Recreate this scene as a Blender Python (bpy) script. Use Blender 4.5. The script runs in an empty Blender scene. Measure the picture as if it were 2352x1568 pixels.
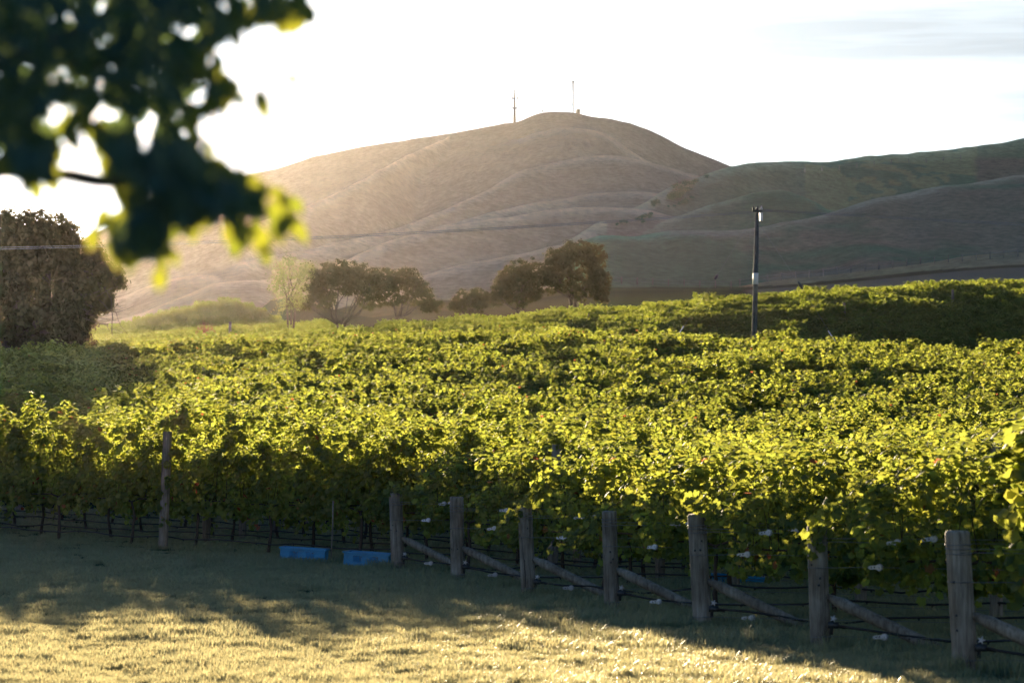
import bpy, math, random
import numpy as np
from mathutils import Vector, Matrix

random.seed(7)
RNG = np.random.default_rng(11)
SC = bpy.context.scene
COL = SC.collection
R = math.radians

# ------------------------------------------------------------------ camera, world, sun, exposure
EYE = 1.95                      # camera height above the headland (m)
FPX = 6500.0                    # focal length in units of a 2352 px wide picture
CX, CY = 1176.0, 784.0
PITCH = math.atan(238.0 / FPX)
cam_d = bpy.data.cameras.new('camera')
cam_d.sensor_width = 36.0
cam_d.lens = 36.0 * FPX / 2352.0
cam_d.clip_start = 0.1
cam_d.clip_end = 6000
cam_d.dof.use_dof = True
cam_d.dof.focus_distance = 56.0
cam_d.dof.aperture_fstop = 4.2
cam_d.dof.aperture_blades = 0
cam = bpy.data.objects.new('camera', cam_d)
cam.location = (0, 0, EYE)
cam.rotation_euler = (math.pi / 2 + PITCH, 0, 0)
COL.objects.link(cam)
SC.camera = cam

SUN_EL, SUN_AZ = R(7.1), R(-9.1)     # azimuth from +Y, positive to the right
sun_vec = Vector((math.sin(SUN_AZ) * math.cos(SUN_EL), math.cos(SUN_AZ) * math.cos(SUN_EL), math.sin(SUN_EL)))
sd = bpy.data.lights.new('sun', 'SUN')
sd.energy = 5.0
sd.angle = R(0.6)
sd.color = (1.0, 0.79, 0.52)
sun = bpy.data.objects.new('sun', sd)
sun.rotation_euler = (-sun_vec).to_track_quat('-Z', 'Y').to_euler()
sun.location = (0, 0, 60)
COL.objects.link(sun)

W = bpy.data.worlds.new('World')
SC.world = W
W.use_nodes = True
wn, wl = W.node_tree.nodes, W.node_tree.links
wn.clear()
w_out = wn.new('ShaderNodeOutputWorld')
w_bg = wn.new('ShaderNodeBackground')
w_sky = wn.new('ShaderNodeTexSky')
w_sky.sky_type = 'NISHITA'
w_sky.sun_disc = False
w_sky.sun_elevation = SUN_EL
w_sky.sun_rotation = SUN_AZ
w_sky.air_density = 1.0
w_sky.dust_density = 0.5
w_sky.ozone_density = 3.0
w_tc = wn.new('ShaderNodeTexCoord')
w_map = wn.new('ShaderNodeMapping')
w_map.inputs['Scale'].default_value = (1.2, 1.2, 16)
w_map.inputs['Rotation'].default_value = (R(3), R(-2), 0)
w_no = wn.new('ShaderNodeTexNoise')
w_no.inputs['Scale'].default_value = 2.6
w_no.inputs['Detail'].default_value = 5
w_no.inputs['Roughness'].default_value = 0.55
w_rmp = wn.new('ShaderNodeMapRange')
w_rmp.inputs[1].default_value = 0.42
w_rmp.inputs[2].default_value = 0.62
w_rmp.inputs[3].default_value = 0.35
w_rmp.inputs[4].default_value = 1.0
w_desat = wn.new('ShaderNodeHueSaturation')      # thin high overcast: the blue is mostly veiled
w_desat.inputs['Saturation'].default_value = 0.32
w_sep = wn.new('ShaderNodeSeparateXYZ')          # sky made bluer overhead, out of view, to cool the fill in shade
w_el = wn.new('ShaderNodeMapRange')
w_el.inputs[1].default_value = 0.16
w_el.inputs[2].default_value = 0.60
w_el.inputs[3].default_value = 0.04
w_el.inputs[4].default_value = 1.3
w_el.interpolation_type = 'SMOOTHSTEP'
wl.new(w_tc.outputs['Generated'], w_sep.inputs[0])
wl.new(w_sep.outputs['Z'], w_el.inputs[0])
wl.new(w_el.outputs[0], w_desat.inputs['Saturation'])
w_wb = wn.new('ShaderNodeMix')
w_wb.data_type = 'RGBA'
w_wb.blend_type = 'MULTIPLY'
w_wb.inputs[0].default_value = 1.0
w_wb.inputs[7].default_value = (.73, .83, .91, 1)
w_cl = wn.new('ShaderNodeVectorMath')
w_cl.operation = 'SCALE'
w_rmp.inputs[3].default_value = 0.70
w_rmp.inputs[4].default_value = 1.22
wl.new(w_tc.outputs['Generated'], w_map.inputs['Vector'])
wl.new(w_map.outputs['Vector'], w_no.inputs['Vector'])
wl.new(w_no.outputs['Fac'], w_rmp.inputs[0])
wl.new(w_sky.outputs[0], w_desat.inputs['Color'])
wl.new(w_desat.outputs[0], w_wb.inputs[6])
wl.new(w_wb.outputs[2], w_cl.inputs[0])
wl.new(w_rmp.outputs[0], w_cl.inputs[3])
wl.new(w_cl.outputs[0], w_bg.inputs['Color'])
wl.new(w_bg.outputs[0], w_out.inputs['Surface'])
w_bg.inputs['Strength'].default_value = 0.053

SC.view_settings.view_transform = 'Standard'
SC.view_settings.look = 'None'
SC.view_settings.gamma = 1.0
SC.view_settings.use_curve_mapping = False
SC.view_settings.exposure = 2.0

cy = SC.cycles
cy.max_bounces = 7
cy.diffuse_bounces = 3
cy.glossy_bounces = 2
cy.transmission_bounces = 5
cy.transparent_max_bounces = 4
cy.volume_bounces = 1
cy.sample_clamp_indirect = 8.0
cy.sample_clamp_direct = 0
cy.use_denoising = True
cy.caustics_reflective = False
cy.caustics_refractive = False

HAZE_DENSITY = 0.0000062
HAZE_G = 0.88

# ------------------------------------------------------------------ helpers
def P(X, Y, d):
    """World point at forward distance d seen at picture position X, Y (2352 x 1568 units)."""
    a = (X - CX) / FPX
    b = (CY - Y) / FPX
    v = np.array((a, math.cos(PITCH) - b * math.sin(PITCH), math.sin(PITCH) + b * math.cos(PITCH)))
    v = v * (d / v[1])
    return np.array((v[0], v[1], v[2] + EYE))

def zrel(Y, D):
    b = (CY - np.asarray(Y, float)) / FPX
    return D * (math.sin(PITCH) + b * math.cos(PITCH)) / (math.cos(PITCH) - b * math.sin(PITCH))

def tag(o, label=None, cat=None, group=None, kind=None):
    if label: o['label'] = label
    if cat: o['category'] = cat
    if group: o['group'] = group
    if kind: o['kind'] = kind
    return o

def empty(name, loc=(0, 0, 0), rz=0.0):
    o = bpy.data.objects.new(name, None)
    o.location = loc
    o.rotation_euler = (0, 0, rz)
    o.empty_display_size = 0.2
    COL.objects.link(o)
    return o

def link(name, me, parent=None, loc=None, rot=None, scale=None):
    o = bpy.data.objects.new(name, me)
    COL.objects.link(o)
    if parent: o.parent = parent
    if loc is not None: o.location = loc
    if rot is not None: o.rotation_euler = rot
    if scale is not None: o.scale = scale
    return o

class MB:
    def __init__(self):
        self.v, self.f = [], []
        self.n = 0
    def add(self, verts, faces):
        self.v.extend([tuple(map(float, p)) for p in verts])
        self.f.extend([tuple(i + self.n for i in f) for f in faces])
        self.n = len(self.v)
    def box(self, c, s, rz=0.0, bev=0.0, M=None):
        x, y, z = s[0] / 2, s[1] / 2, s[2] / 2
        vs = [(-x, -y, -z), (x, -y, -z), (x, y, -z), (-x, y, -z), (-x, -y, z), (x, -y, z), (x, y, z), (-x, y, z)]
        if M is None:
            M = Matrix.Rotation(rz, 3, 'Z')
        vs = [tuple(M @ Vector(p) + Vector(c)) for p in vs]
        self.add(vs, [(0, 3, 2, 1), (4, 5, 6, 7), (0, 1, 5, 4), (1, 2, 6, 5), (2, 3, 7, 6), (3, 0, 4, 7)])
    def tube(self, pts, rad, n=6, cap=True):
        pts = [Vector(p) for p in pts]
        if not hasattr(rad, '__len__'): rad = [rad] * len(pts)
        vs, fs = [], []
        side = None
        for i, p in enumerate(pts):
            t = (pts[min(i + 1, len(pts) - 1)] - pts[max(i - 1, 0)])
            if t.length < 1e-9: t = Vector((0, 0, 1))
            t.normalize()
            if side is None:
                ref = Vector((0, 0, 1)) if abs(t.z) < 0.9 else Vector((1, 0, 0))
                side = t.cross(ref).normalized()
            else:
                side = (side - t * side.dot(t)).normalized()
            up = t.cross(side)
            for k in range(n):
                a = 2 * math.pi * k / n
                vs.append(tuple(p + (side * math.cos(a) + up * math.sin(a)) * rad[i]))
        for i in range(len(pts) - 1):
            for k in range(n):
                k2 = (k + 1) % n
                fs.append((i * n + k, i * n + k2, (i + 1) * n + k2, (i + 1) * n + k))
        if cap:
            fs.append(tuple(range(n))[::-1])
            fs.append(tuple(range((len(pts) - 1) * n, len(pts) * n)))
        self.add(vs, fs)
    def mesh(self, name, mat, smooth=True):
        me = bpy.data.meshes.new(name)
        me.from_pydata(self.v, [], self.f)
        if mat: me.materials.append(mat)
        if smooth: me.polygons.foreach_set('use_smooth', [True] * len(me.polygons))
        me.update()
        return me
    def build(self, name, mat, parent=None, smooth=True, **k):
        return link(name, self.mesh(name, mat, smooth), parent, **k)

def np_mesh(name, V, F, mat, attrs=None, smooth=False):
    """V (n,3), F (m,k) uniform polygon size."""
    me = bpy.data.meshes.new(name)
    V = np.asarray(V, np.float32)
    F = np.asarray(F, np.int32)
    m, k = F.shape
    me.vertices.add(len(V))
    me.vertices.foreach_set('co', V.ravel())
    me.loops.add(m * k)
    me.loops.foreach_set('vertex_index', F.ravel())
    me.polygons.add(m)
    me.polygons.foreach_set('loop_start', np.arange(0, m * k, k, dtype=np.int32))
    me.polygons.foreach_set('loop_total', np.full(m, k, np.int32))
    if smooth: me.polygons.foreach_set('use_smooth', np.ones(m, bool))
    me.update(calc_edges=True)
    if attrs:
        for nm, (typ, arr) in attrs.items():
            at = me.attributes.new(nm, typ, 'POINT')
            arr = np.asarray(arr, np.float32)
            at.data.foreach_set('value' if typ == 'FLOAT' else ('color' if typ == 'FLOAT_COLOR' else 'vector'), arr.ravel())
    if mat: me.materials.append(mat)
    return me

def noise2(x, y, seed=0, octaves=4, scale=1.0, rough=0.5):
    """Cheap value noise, vectorised, range about -1..1."""
    x = np.asarray(x, float) * scale
    y = np.asarray(y, float) * scale
    out = np.zeros(np.broadcast(x, y).shape)
    amp, tot = 1.0, 0.0
    for o in range(octaves):
        xi, yi = np.floor(x), np.floor(y)
        fx, fy = x - xi, y - yi
        fx = fx * fx * (3 - 2 * fx); fy = fy * fy * (3 - 2 * fy)
        def h(a, b):
            s = np.sin(a * 127.1 + b * 311.7 + (seed + o * 17) * 74.7) * 43758.5453
            return s - np.floor(s)
        v = (h(xi, yi) * (1 - fx) + h(xi + 1, yi) * fx) * (1 - fy) + (h(xi, yi + 1) * (1 - fx) + h(xi + 1, yi + 1) * fx) * fy
        out += amp * (v * 2 - 1)
        tot += amp
        amp *= rough
        x = x * 2.03 + 5.2; y = y * 2.03 + 1.3
    return out / tot

def sstep(a, b, x):
    t = np.clip((np.asarray(x, float) - a) / (b - a), 0, 1)
    return t * t * (3 - 2 * t)

# ------------------------------------------------------------------ materials
def mat_new(name):
    m = bpy.data.materials.new(name)
    m.use_nodes = True
    n, l = m.node_tree.nodes, m.node_tree.links
    n.clear()
    out = n.new('ShaderNodeOutputMaterial')
    return m, n, l, out

def simple_mat(name, col, rough=0.6, metal=0.0, spec=0.5, noise=None, bump=0.0, nscale=(8, 8, 8)):
    m, n, l, out = mat_new(name)
    b = n.new('ShaderNodeBsdfPrincipled')
    b.inputs['Base Color'].default_value = (*col, 1)
    b.inputs['Roughness'].default_value = rough
    b.inputs['Metallic'].default_value = metal
    b.inputs['Specular IOR Level'].default_value = spec
    if noise:
        tc = n.new('ShaderNodeTexCoord')
        mp = n.new('ShaderNodeMapping')
        mp.inputs['Scale'].default_value = nscale
        no = n.new('ShaderNodeTexNoise')
        no.inputs['Scale'].default_value = 1.0
        no.inputs['Detail'].default_value = 6
        no.inputs['Roughness'].default_value = 0.65
        cr = n.new('ShaderNodeValToRGB')
        cr.color_ramp.elements[0].position = 0.3
        cr.color_ramp.elements[1].position = 0.72
        cr.color_ramp.elements[0].color = (*noise, 1)
        cr.color_ramp.elements[1].color = (*col, 1)
        l.new(tc.outputs['Object'], mp.inputs['Vector'])
        l.new(mp.outputs[0], no.inputs['Vector'])
        l.new(no.outputs['Fac'], cr.inputs[0])
        l.new(cr.outputs[0], b.inputs['Base Color'])
        if bump:
            bp = n.new('ShaderNodeBump')
            bp.inputs['Strength'].default_value = bump
            bp.inputs['Distance'].default_value = 0.02
            l.new(no.outputs['Fac'], bp.inputs['Height'])
            l.new(bp.outputs[0], b.inputs['Normal'])
    l.new(b.outputs[0], out.inputs['Surface'])
    return m

def leaf_mat(name, dark, light, trans, tfac=0.45, rough=0.5, spec=0.30, autumn=True, attr='tint'):
    m, n, l, out = mat_new(name)
    at = n.new('ShaderNodeAttribute')
    at.attribute_name = attr
    cr = n.new('ShaderNodeValToRGB')
    e = cr.color_ramp.elements
    e[0].position = 0.0; e[0].color = (*dark, 1)
    e[1].position = 0.8; e[1].color = (*light, 1)
    ct = n.new('ShaderNodeValToRGB')
    f = ct.color_ramp.elements
    f[0].position = 0.0; f[0].color = (trans[0] * .75, trans[1] * .9, trans[2], 1)
    f[1].position = 0.8; f[1].color = (*trans, 1)
    if autumn:
        for ramp, c1, c2 in ((cr, (.20, .13, .05), (.13, .045, .03)), (ct, (.62, .38, .10), (.60, .13, .06))):
            a = ramp.color_ramp.elements.new(0.90); a.color = ramp.color_ramp.elements[1].color
            a = ramp.color_ramp.elements.new(0.94); a.color = (*c1, 1)
            a = ramp.color_ramp.elements.new(0.98); a.color = (*c2, 1)
    b = n.new('ShaderNodeBsdfPrincipled')
    b.inputs['Roughness'].default_value = rough
    b.inputs['Specular IOR Level'].default_value = spec
    t = n.new('ShaderNodeBsdfTranslucent')
    mx = n.new('ShaderNodeMixShader')
    mx.inputs[0].default_value = tfac
    l.new(at.outputs['Fac'], cr.inputs[0]); l.new(at.outputs['Fac'], ct.inputs[0])
    l.new(cr.outputs[0], b.inputs['Base Color']); l.new(ct.outputs[0], t.inputs['Color'])
    l.new(b.outputs[0], mx.inputs[1]); l.new(t.outputs[0], mx.inputs[2])
    l.new(mx.outputs[0], out.inputs['Surface'])
    return m

M_VINE = leaf_mat('grape_leaf', (.014, .048, .034), (.042, .090, .038), (.63, .635, .085), 0.43, rough=.6, spec=.14)
M_VINEFAR = leaf_mat('far_grape_leaf', (.014, .052, .036), (.038, .092, .042), (.60, .63, .08), 0.42, rough=.6, spec=.14, autumn=False)
M_GRASS = leaf_mat('grass_blade', (.012, .080, .066), (.040, .130, .090), (.80, .67, .33), 0.44, rough=0.38, spec=0.6, autumn=False)
M_TREELEAF = leaf_mat('broad_leaf', (.016, .042, .044), (.028, .070, .058), (.46, .48, .04), 0.34, autumn=False)
M_TREEDARK = leaf_mat('shaded_broad_leaf', (.020, .052, .058), (.034, .080, .070), (.26, .34, .09), 0.30, autumn=False)
M_CONIFER = leaf_mat('conifer_foliage', (.020, .034, .022), (.040, .052, .030), (.34, .24, .09), 0.28, rough=.8, spec=.05, autumn=False)
M_GUM = leaf_mat('brown_green_foliage', (.026, .034, .020), (.048, .050, .026), (.30, .23, .08), 0.22, rough=.8, spec=.05, autumn=False)
M_PALE = leaf_mat('pale_foliage', (.10, .12, .06), (.16, .17, .08), (.45, .42, .16), 0.42, rough=.8, spec=.05, autumn=False)
M_RED = simple_mat('red_twigs', (.30, .09, .06), 0.7)
M_BARK = simple_mat('bark', (.13, .095, .07), 0.9, noise=(.05, .038, .030), bump=0.5, nscale=(6, 6, 2))
M_VBARK = simple_mat('vine_bark', (.085, .06, .045), 0.9, noise=(.03, .022, .018), nscale=(30, 30, 6))
M_HOSE = simple_mat('black_hose', (.012, .013, .016), 0.35)
M_CLIP = simple_mat('clip_plastic', (.62, .62, .66), 0.4)
M_STEEL = simple_mat('galvanised_steel', (.62, .63, .68), 0.42, metal=0.35)
M_WIRE = simple_mat('wire', (.16, .18, .21), 0.5, metal=0.3)
M_CRATE = simple_mat('blue_plastic', (.010, .32, .66), 0.42, noise=(.012, .17, .36), nscale=(3, 3, 3))
M_CRATEIN = simple_mat('crate_shadow_plastic', (.010, .20, .45), 0.5)
M_DEBRIS = simple_mat('dry_grape_stems', (.12, .055, .035), 0.8)
M_WHITE = simple_mat('white_paint', (.78, .78, .76), 0.5)
M_DARKM = simple_mat('dark_fitting', (.03, .035, .04), 0.4)

def wood_mat(name, a, b, c):
    m, n, l, out = mat_new(name)
    tc = n.new('ShaderNodeTexCoord')
    mp = n.new('ShaderNodeMapping'); mp.inputs['Scale'].default_value = (22, 22, 1.6)
    no = n.new('ShaderNodeTexNoise'); no.inputs['Detail'].default_value = 7; no.inputs['Roughness'].default_value = .7
    no.inputs['Scale'].default_value = 1.3
    n2 = n.new('ShaderNodeTexNoise'); n2.inputs['Scale'].default_value = 3.2; n2.inputs['Detail'].default_value = 4
    oi = n.new('ShaderNodeObjectInfo')
    ad = n.new('ShaderNodeVectorMath'); ad.operation = 'ADD'
    sc = n.new('ShaderNodeVectorMath'); sc.operation = 'SCALE'; sc.inputs[3].default_value = 40
    cr = n.new('ShaderNodeValToRGB')
    e = cr.color_ramp.elements
    e[0].position = .30; e[0].color = (*a, 1)
    e[1].position = .70; e[1].color = (*c, 1)
    k = e.new(.47); k.color = (*b, 1)
    mx = n.new('ShaderNodeMix'); mx.data_type = 'RGBA'; mx.blend_type = 'MULTIPLY'; mx.inputs[0].default_value = .8
    c2 = n.new('ShaderNodeValToRGB')
    c2.color_ramp.elements[0].position = .35; c2.color_ramp.elements[0].color = (.55, .5, .45, 1)
    c2.color_ramp.elements[1].position = .65; c2.color_ramp.elements[1].color = (1.1, 1.12, 1.12, 1)
    bs = n.new('ShaderNodeBsdfPrincipled'); bs.inputs['Roughness'].default_value = .85
    bp = n.new('ShaderNodeBump'); bp.inputs['Strength'].default_value = .7; bp.inputs['Distance'].default_value = .01
    l.new(oi.outputs['Random'], sc.inputs[0]); l.new(tc.outputs['Object'], ad.inputs[0]); l.new(sc.outputs[0], ad.inputs[1])
    l.new(ad.outputs[0], mp.inputs[0]); l.new(mp.outputs[0], no.inputs[0]); l.new(ad.outputs[0], n2.inputs[0])
    l.new(no.outputs['Fac'], cr.inputs[0]); l.new(n2.outputs['Fac'], c2.inputs[0])
    l.new(cr.outputs[0], mx.inputs[6]); l.new(c2.outputs[0], mx.inputs[7])
    l.new(mx.outputs[2], bs.inputs['Base Color']); l.new(no.outputs['Fac'], bp.inputs['Height'])
    l.new(bp.outputs[0], bs.inputs['Normal']); l.new(bs.outputs[0], out.inputs['Surface'])
    return m
M_POST = wood_mat('weathered_post', (.075, .062, .050), (.22, .195, .165), (.38, .35, .31))
M_POLE = wood_mat('treated_pole', (.040, .046, .046), (.085, .095, .095), (.17, .18, .17))

def terrain_mat(name, attr='col', bscale=0.35, bump=0.6, dist=0.3, var=0.35):
    m, n, l, out = mat_new(name)
    at = n.new('ShaderNodeAttribute'); at.attribute_name = attr
    tc = n.new('ShaderNodeTexCoord')
    no = n.new('ShaderNodeTexNoise'); no.inputs['Scale'].default_value = bscale; no.inputs['Detail'].default_value = 8
    no.inputs['Roughness'].default_value = .7
    mr = n.new('ShaderNodeMapRange'); mr.inputs[1].default_value = .3; mr.inputs[2].default_value = .7
    mr.inputs[3].default_value = 1 - var; mr.inputs[4].default_value = 1 + var
    vm = n.new('ShaderNodeVectorMath'); vm.operation = 'SCALE'
    bs = n.new('ShaderNodeBsdfPrincipled'); bs.inputs['Roughness'].default_value = .9
    bs.inputs['Specular IOR Level'].default_value = 0.0
    bp = n.new('ShaderNodeBump'); bp.inputs['Strength'].default_value = bump; bp.inputs['Distance'].default_value = dist
    l.new(tc.outputs['Object'], no.inputs[0]); l.new(no.outputs['Fac'], mr.inputs[0])
    l.new(at.outputs['Color'], vm.inputs[0]); l.new(mr.outputs[0], vm.inputs[3])
    l.new(vm.outputs[0], bs.inputs['Base Color'])
    l.new(no.outputs['Fac'], bp.inputs['Height']); l.new(bp.outputs[0], bs.inputs['Normal'])
    l.new(bs.outputs[0], out.inputs['Surface'])
    return m
M_GROUND = terrain_mat('grassy_ground', bscale=2.5, bump=.5, dist=.05)
M_HILL = terrain_mat('dry_grass_hills', bscale=.42, bump=.9, dist=.7, var=.42)

# ------------------------------------------------------------------ terrain
POSTS = [(-1.79, 44.6), (-.783, 41.05), (.224, 37.45), (1.196, 33.96), (2.07, 30.8), (3.0, 27.6), (3.9, 24.4)]
STEP = (.95, -3.37)
U = np.array((.848, -.530)); U = U / np.linalg.norm(U)
NRM = np.array((-U[1], U[0]))          # points away from the camera

RX = [-120, -52, -43, -25, -8, 10, 25, 52, 120]
RZ = [7.0, 7.8, 8.1, 9.6, 10.9, 12.5, 13.9, 15.6, 17.5]
CXs = [-60, -23.5, -15.5, -1.5, 10.5, 23.5, 60]
CZs = [1.6, 2.1, 2.4, 2.95, 2.7, 2.15, 1.2]
GX = np.array([-600, 0, 220, 620, 1000, 1400, 1700, 2352, 3000], float)
GD = np.array([340, 450, 600, 700, 1000, 1400, 2300], float)
GY = np.array([[835, 828, 815, 785, 752, 718, 697, 662, 650],
               [812, 808, 802, 786, 742, 700, 684, 652, 640],
               [775, 770, 768, 755, 715, 668, 666, 616, 600],
               [750, 745, 740, 720, 690, 662, 660, 596, 575],
               [690, 690, 690, 690, 670, 650, 630, 590, 570],
               [690, 690, 690, 690, 670, 650, 630, 590, 570],
               [720, 720, 720, 720, 720, 720, 720, 700, 700]])
GZ = np.array([[float(zrel(GY[i, j], GD[i])) for j in range(len(GX))] for i in range(len(GD))])

RIDGES = [  # picture X, Y and distance of every ridge line; front slope, back slope, rounding, kind of cover
 ([-500, 0, 100, 200, 260, 400, 560, 640, 740, 860, 1010, 1100, 1180, 1245, 1290, 1340, 1420, 1480, 1560, 1640, 1690, 1800, 2000],
  [660, 600, 575, 540, 512, 452, 402, 385, 355, 335, 312, 290, 278, 259, 256, 262, 275, 292, 330, 365, 384, 440, 520],
  [1400] * 23, .29, .3, 22, 0),
 ([560, 650, 760, 870, 960, 1035], [520, 485, 448, 390, 345, 313], [1000, 1060, 1120, 1200, 1290, 1375], .34, .10, 9, 0),
 ([1200, 1234, 1305, 1367, 1410, 1443, 1500, 1567, 1640], [312, 300, 292, 297, 316, 340, 373, 392, 420], [1270] * 9, .30, .12, 10, 0),
 ([560, 640, 760, 900, 1000, 1100, 1200, 1300, 1400, 1500, 1600, 1680], [592, 576, 558, 528, 490, 442, 395, 370, 360, 376, 402, 430],
  [800, 830, 870, 920, 970, 1020, 1070, 1100, 1110, 1110, 1110, 1110], .30, .16, 9, 0),
 ([1000, 1060, 1140, 1200, 1300, 1400, 1500, 1560], [520, 507, 487, 470, 455, 440, 443, 452],
  [850, 880, 900, 930, 960, 980, 980, 980], .30, .15, 8, 0),
 ([775, 850, 921, 1075, 1180, 1292, 1400, 1500], [598, 565, 543, 510, 494, 478, 470, 480], [760, 780, 800, 830, 850, 870, 880, 880], .28, .15, 8, 0),
 ([880, 975, 1080, 1191, 1292, 1400, 1500], [662, 628, 604, 585, 562, 548, 560], [720, 725, 735, 745, 755, 765, 770], .26, .12, 7, 0),
 ([1290, 1310, 1380, 1472, 1538, 1580, 1633, 1685, 1757, 1899, 2042, 2232, 2352, 2700],
  [560, 549, 512, 468, 432, 415, 397, 381, 373, 366, 354, 340, 319, 290],
  [800, 810, 850, 900, 940, 960, 980, 1000, 1030, 1060, 1080, 1100, 1120, 1150], .30, .3, 13, 1),
 ([1377, 1548, 1738, 1828, 1919, 2018, 2113, 2185, 2280, 2352, 2700], [542, 529, 521, 509, 483, 454, 440, 426, 414, 404, 380],
  [760, 775, 785, 795, 810, 820, 835, 845, 860, 870, 900], .24, .16, 9, 2),
 ([1481, 1605, 1710, 1795, 1843, 1900], [526, 478, 450, 436, 452, 484], [850, 890, 920, 930, 920, 890], .22, .15, 9, 1),
 ([1700, 1750, 1950, 2137, 2232, 2352, 2700], [664, 652, 630, 608, 592, 584, 570], [640, 640, 645, 650, 655, 660, 670], .16, .10, 6, 3),
 ([300, 353, 430, 520, 600, 680], [670, 649, 632, 628, 631, 642], [790, 790, 790, 790, 790, 790], .22, .16, 8, 0),
 ([330, 367, 450, 493, 583, 650], [715, 699, 665, 647, 636, 652], [690, 695, 700, 705, 710, 710], .22, .16, 7, 0),
 ([560, 592, 610, 640, 700], [740, 715, 698, 684, 690], [560, 560, 565, 570, 575], .25, .2, 4, 0),
 ([150, 210, 290, 400, 520, 600, 660], [806, 789, 768, 738, 715, 736, 775], [470, 470, 470, 470, 470, 465, 460], .14, .2, 6, 4),
]
for _r in RIDGES:
    _r_z = [float(zrel(y, d)) for y, d in zip(_r[1], _r[2])]
    _r[1][:] = _r_z

def pchip1(xs, ys, x):
    """smoothed linear interpolation: cubic Hermite with limited slopes"""
    xs = np.asarray(xs, float); ys = np.asarray(ys, float)
    h = np.diff(xs); dl = np.diff(ys) / h
    m = np.zeros(len(xs)); m[0] = dl[0]; m[-1] = dl[-1]
    for i in range(1, len(xs) - 1):
        m[i] = 0.0 if dl[i - 1] * dl[i] <= 0 else 2 * dl[i - 1] * dl[i] / (dl[i - 1] + dl[i])
    i = np.clip(np.searchsorted(xs, x) - 1, 0, len(xs) - 2)
    t = np.clip((x - xs[i]) / h[i], 0, 1)
    return (ys[i] * (1 + 2 * t) * (1 - t) ** 2 + m[i] * h[i] * t * (1 - t) ** 2 + ys[i + 1] * t * t * (3 - 2 * t) + m[i + 1] * h[i] * t * t * (t - 1))

def far_base(X, D):
    i = np.clip(np.searchsorted(GD, D) - 1, 0, len(GD) - 2)
    t = np.clip((D - GD[i]) / (GD[i + 1] - GD[i]), 0, 1)
    j = np.clip(np.searchsorted(GX, X) - 1, 0, len(GX) - 2)
    s = np.clip((X - GX[j]) / (GX[j + 1] - GX[j]), 0, 1)
    s = s * s * (3 - 2 * s) * .6 + s * .4
    a = GZ[i, j] * (1 - s) + GZ[i, j + 1] * s
    b = GZ[i + 1, j] * (1 - s) + GZ[i + 1, j + 1] * s
    return a * (1 - t) + b * t

def far_z(x, d, want_kind=False):
    d = np.maximum(d, 1.0)
    X = CX + FPX * x / d
    zs = [far_base(X, d)]
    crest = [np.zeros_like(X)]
    for (xs, z, ds, sf, sb, r, kd) in RIDGES:
        zk = pchip1(xs, z, np.clip(X, xs[0], xs[-1]))
        dk = pchip1(xs, ds, np.clip(X, xs[0], xs[-1]))
        out = np.maximum(np.maximum(xs[0] - X, X - xs[-1]), 0) / FPX * d
        wob = 8 * noise2(x, d, 5, 3, 1 / 60.)
        q = d - dk + wob
        s = np.where(q < 0, sf, sb)
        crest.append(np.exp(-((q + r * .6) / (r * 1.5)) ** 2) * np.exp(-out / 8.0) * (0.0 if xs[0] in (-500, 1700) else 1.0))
        zs.append(zk - s * (np.sqrt(q * q + r * r) - r) - .30 * out - out * out * .0008)
    Z = np.array(zs)
    k = 1.3
    mx = Z.max(0)
    res = mx + np.log(np.exp((Z - mx) * k).sum(0)) / k - .0
    if want_kind:
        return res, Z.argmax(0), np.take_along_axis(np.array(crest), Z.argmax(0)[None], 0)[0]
    return res

def ground_z(x, d):
    """world height of the ground"""
    x = np.asarray(x, float); d = np.asarray(d, float)
    xb, db = np.broadcast_arrays(x, d)
    x, d = xb.astype(float), db.astype(float)
    # headland and first field
    tilt = -.034 * np.clip(x + 1.5, -14, 3)
    near = -1.97 + tilt * sstep(36, 50, d) * (1 - sstep(70, 110, d))
    crest = np.interp(x, CXs, CZs)
    rise = sstep(50, 142, d)
    rise = np.clip((d - 54) / (130 - 54), 0, 1)
    rise = rise * rise * (1.9 - .9 * rise)
    field = near * (1 - rise) + crest * rise
    # dip, second slope
    ridge = (np.interp(x * 1.18, RX, RZ) + 2.2) * .845 - 2.2
    dip = np.interp(x, [-60, -25, 0, 30, 60], [4.0, 2.6, 0.4, -1.0, -1.6])
    a = sstep(132, 162, d)
    field = field * (1 - a) + dip * a
    tt = np.clip((d - 184) / (262 - 184), 0, 1)
    prof = 1 - (1 - tt) ** 1.6
    prof = np.clip(prof, 0, 1)
    field = np.where(d > 172, dip * (1 - prof) + ridge * prof, field)
    b = sstep(292, 345, d)
    farz = far_z(x, np.maximum(d, 330))
    out = np.where(d > 285, field * (1 - b) + farz * b, field)
    s_ = ((x + 1.79) * -3.37 - (d - 44.6) * .95) / 3.501       # distance from the line of end posts: wheel marks run along it
    for c_, w_, q_ in ((3.1, .34, .02), (4.7, .3, .03), (6.9, .36, .03), (8.4, .34, .035)):
        out = out - q_ * np.exp(-((s_ - c_ + .25 * noise2(x, d, 71, 2, .12)) / w_) ** 2) * (d < 60) * (d > 5)
    out = out + .03 * noise2(x, d, 3, 3, .22) * (d < 340) + .015 * noise2(x, d, 9, 2, 1.1) * (d < 70)
    return out + EYE

def gz(x, d):
    return float(ground_z(np.array([x]), np.array([d]))[0])

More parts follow.
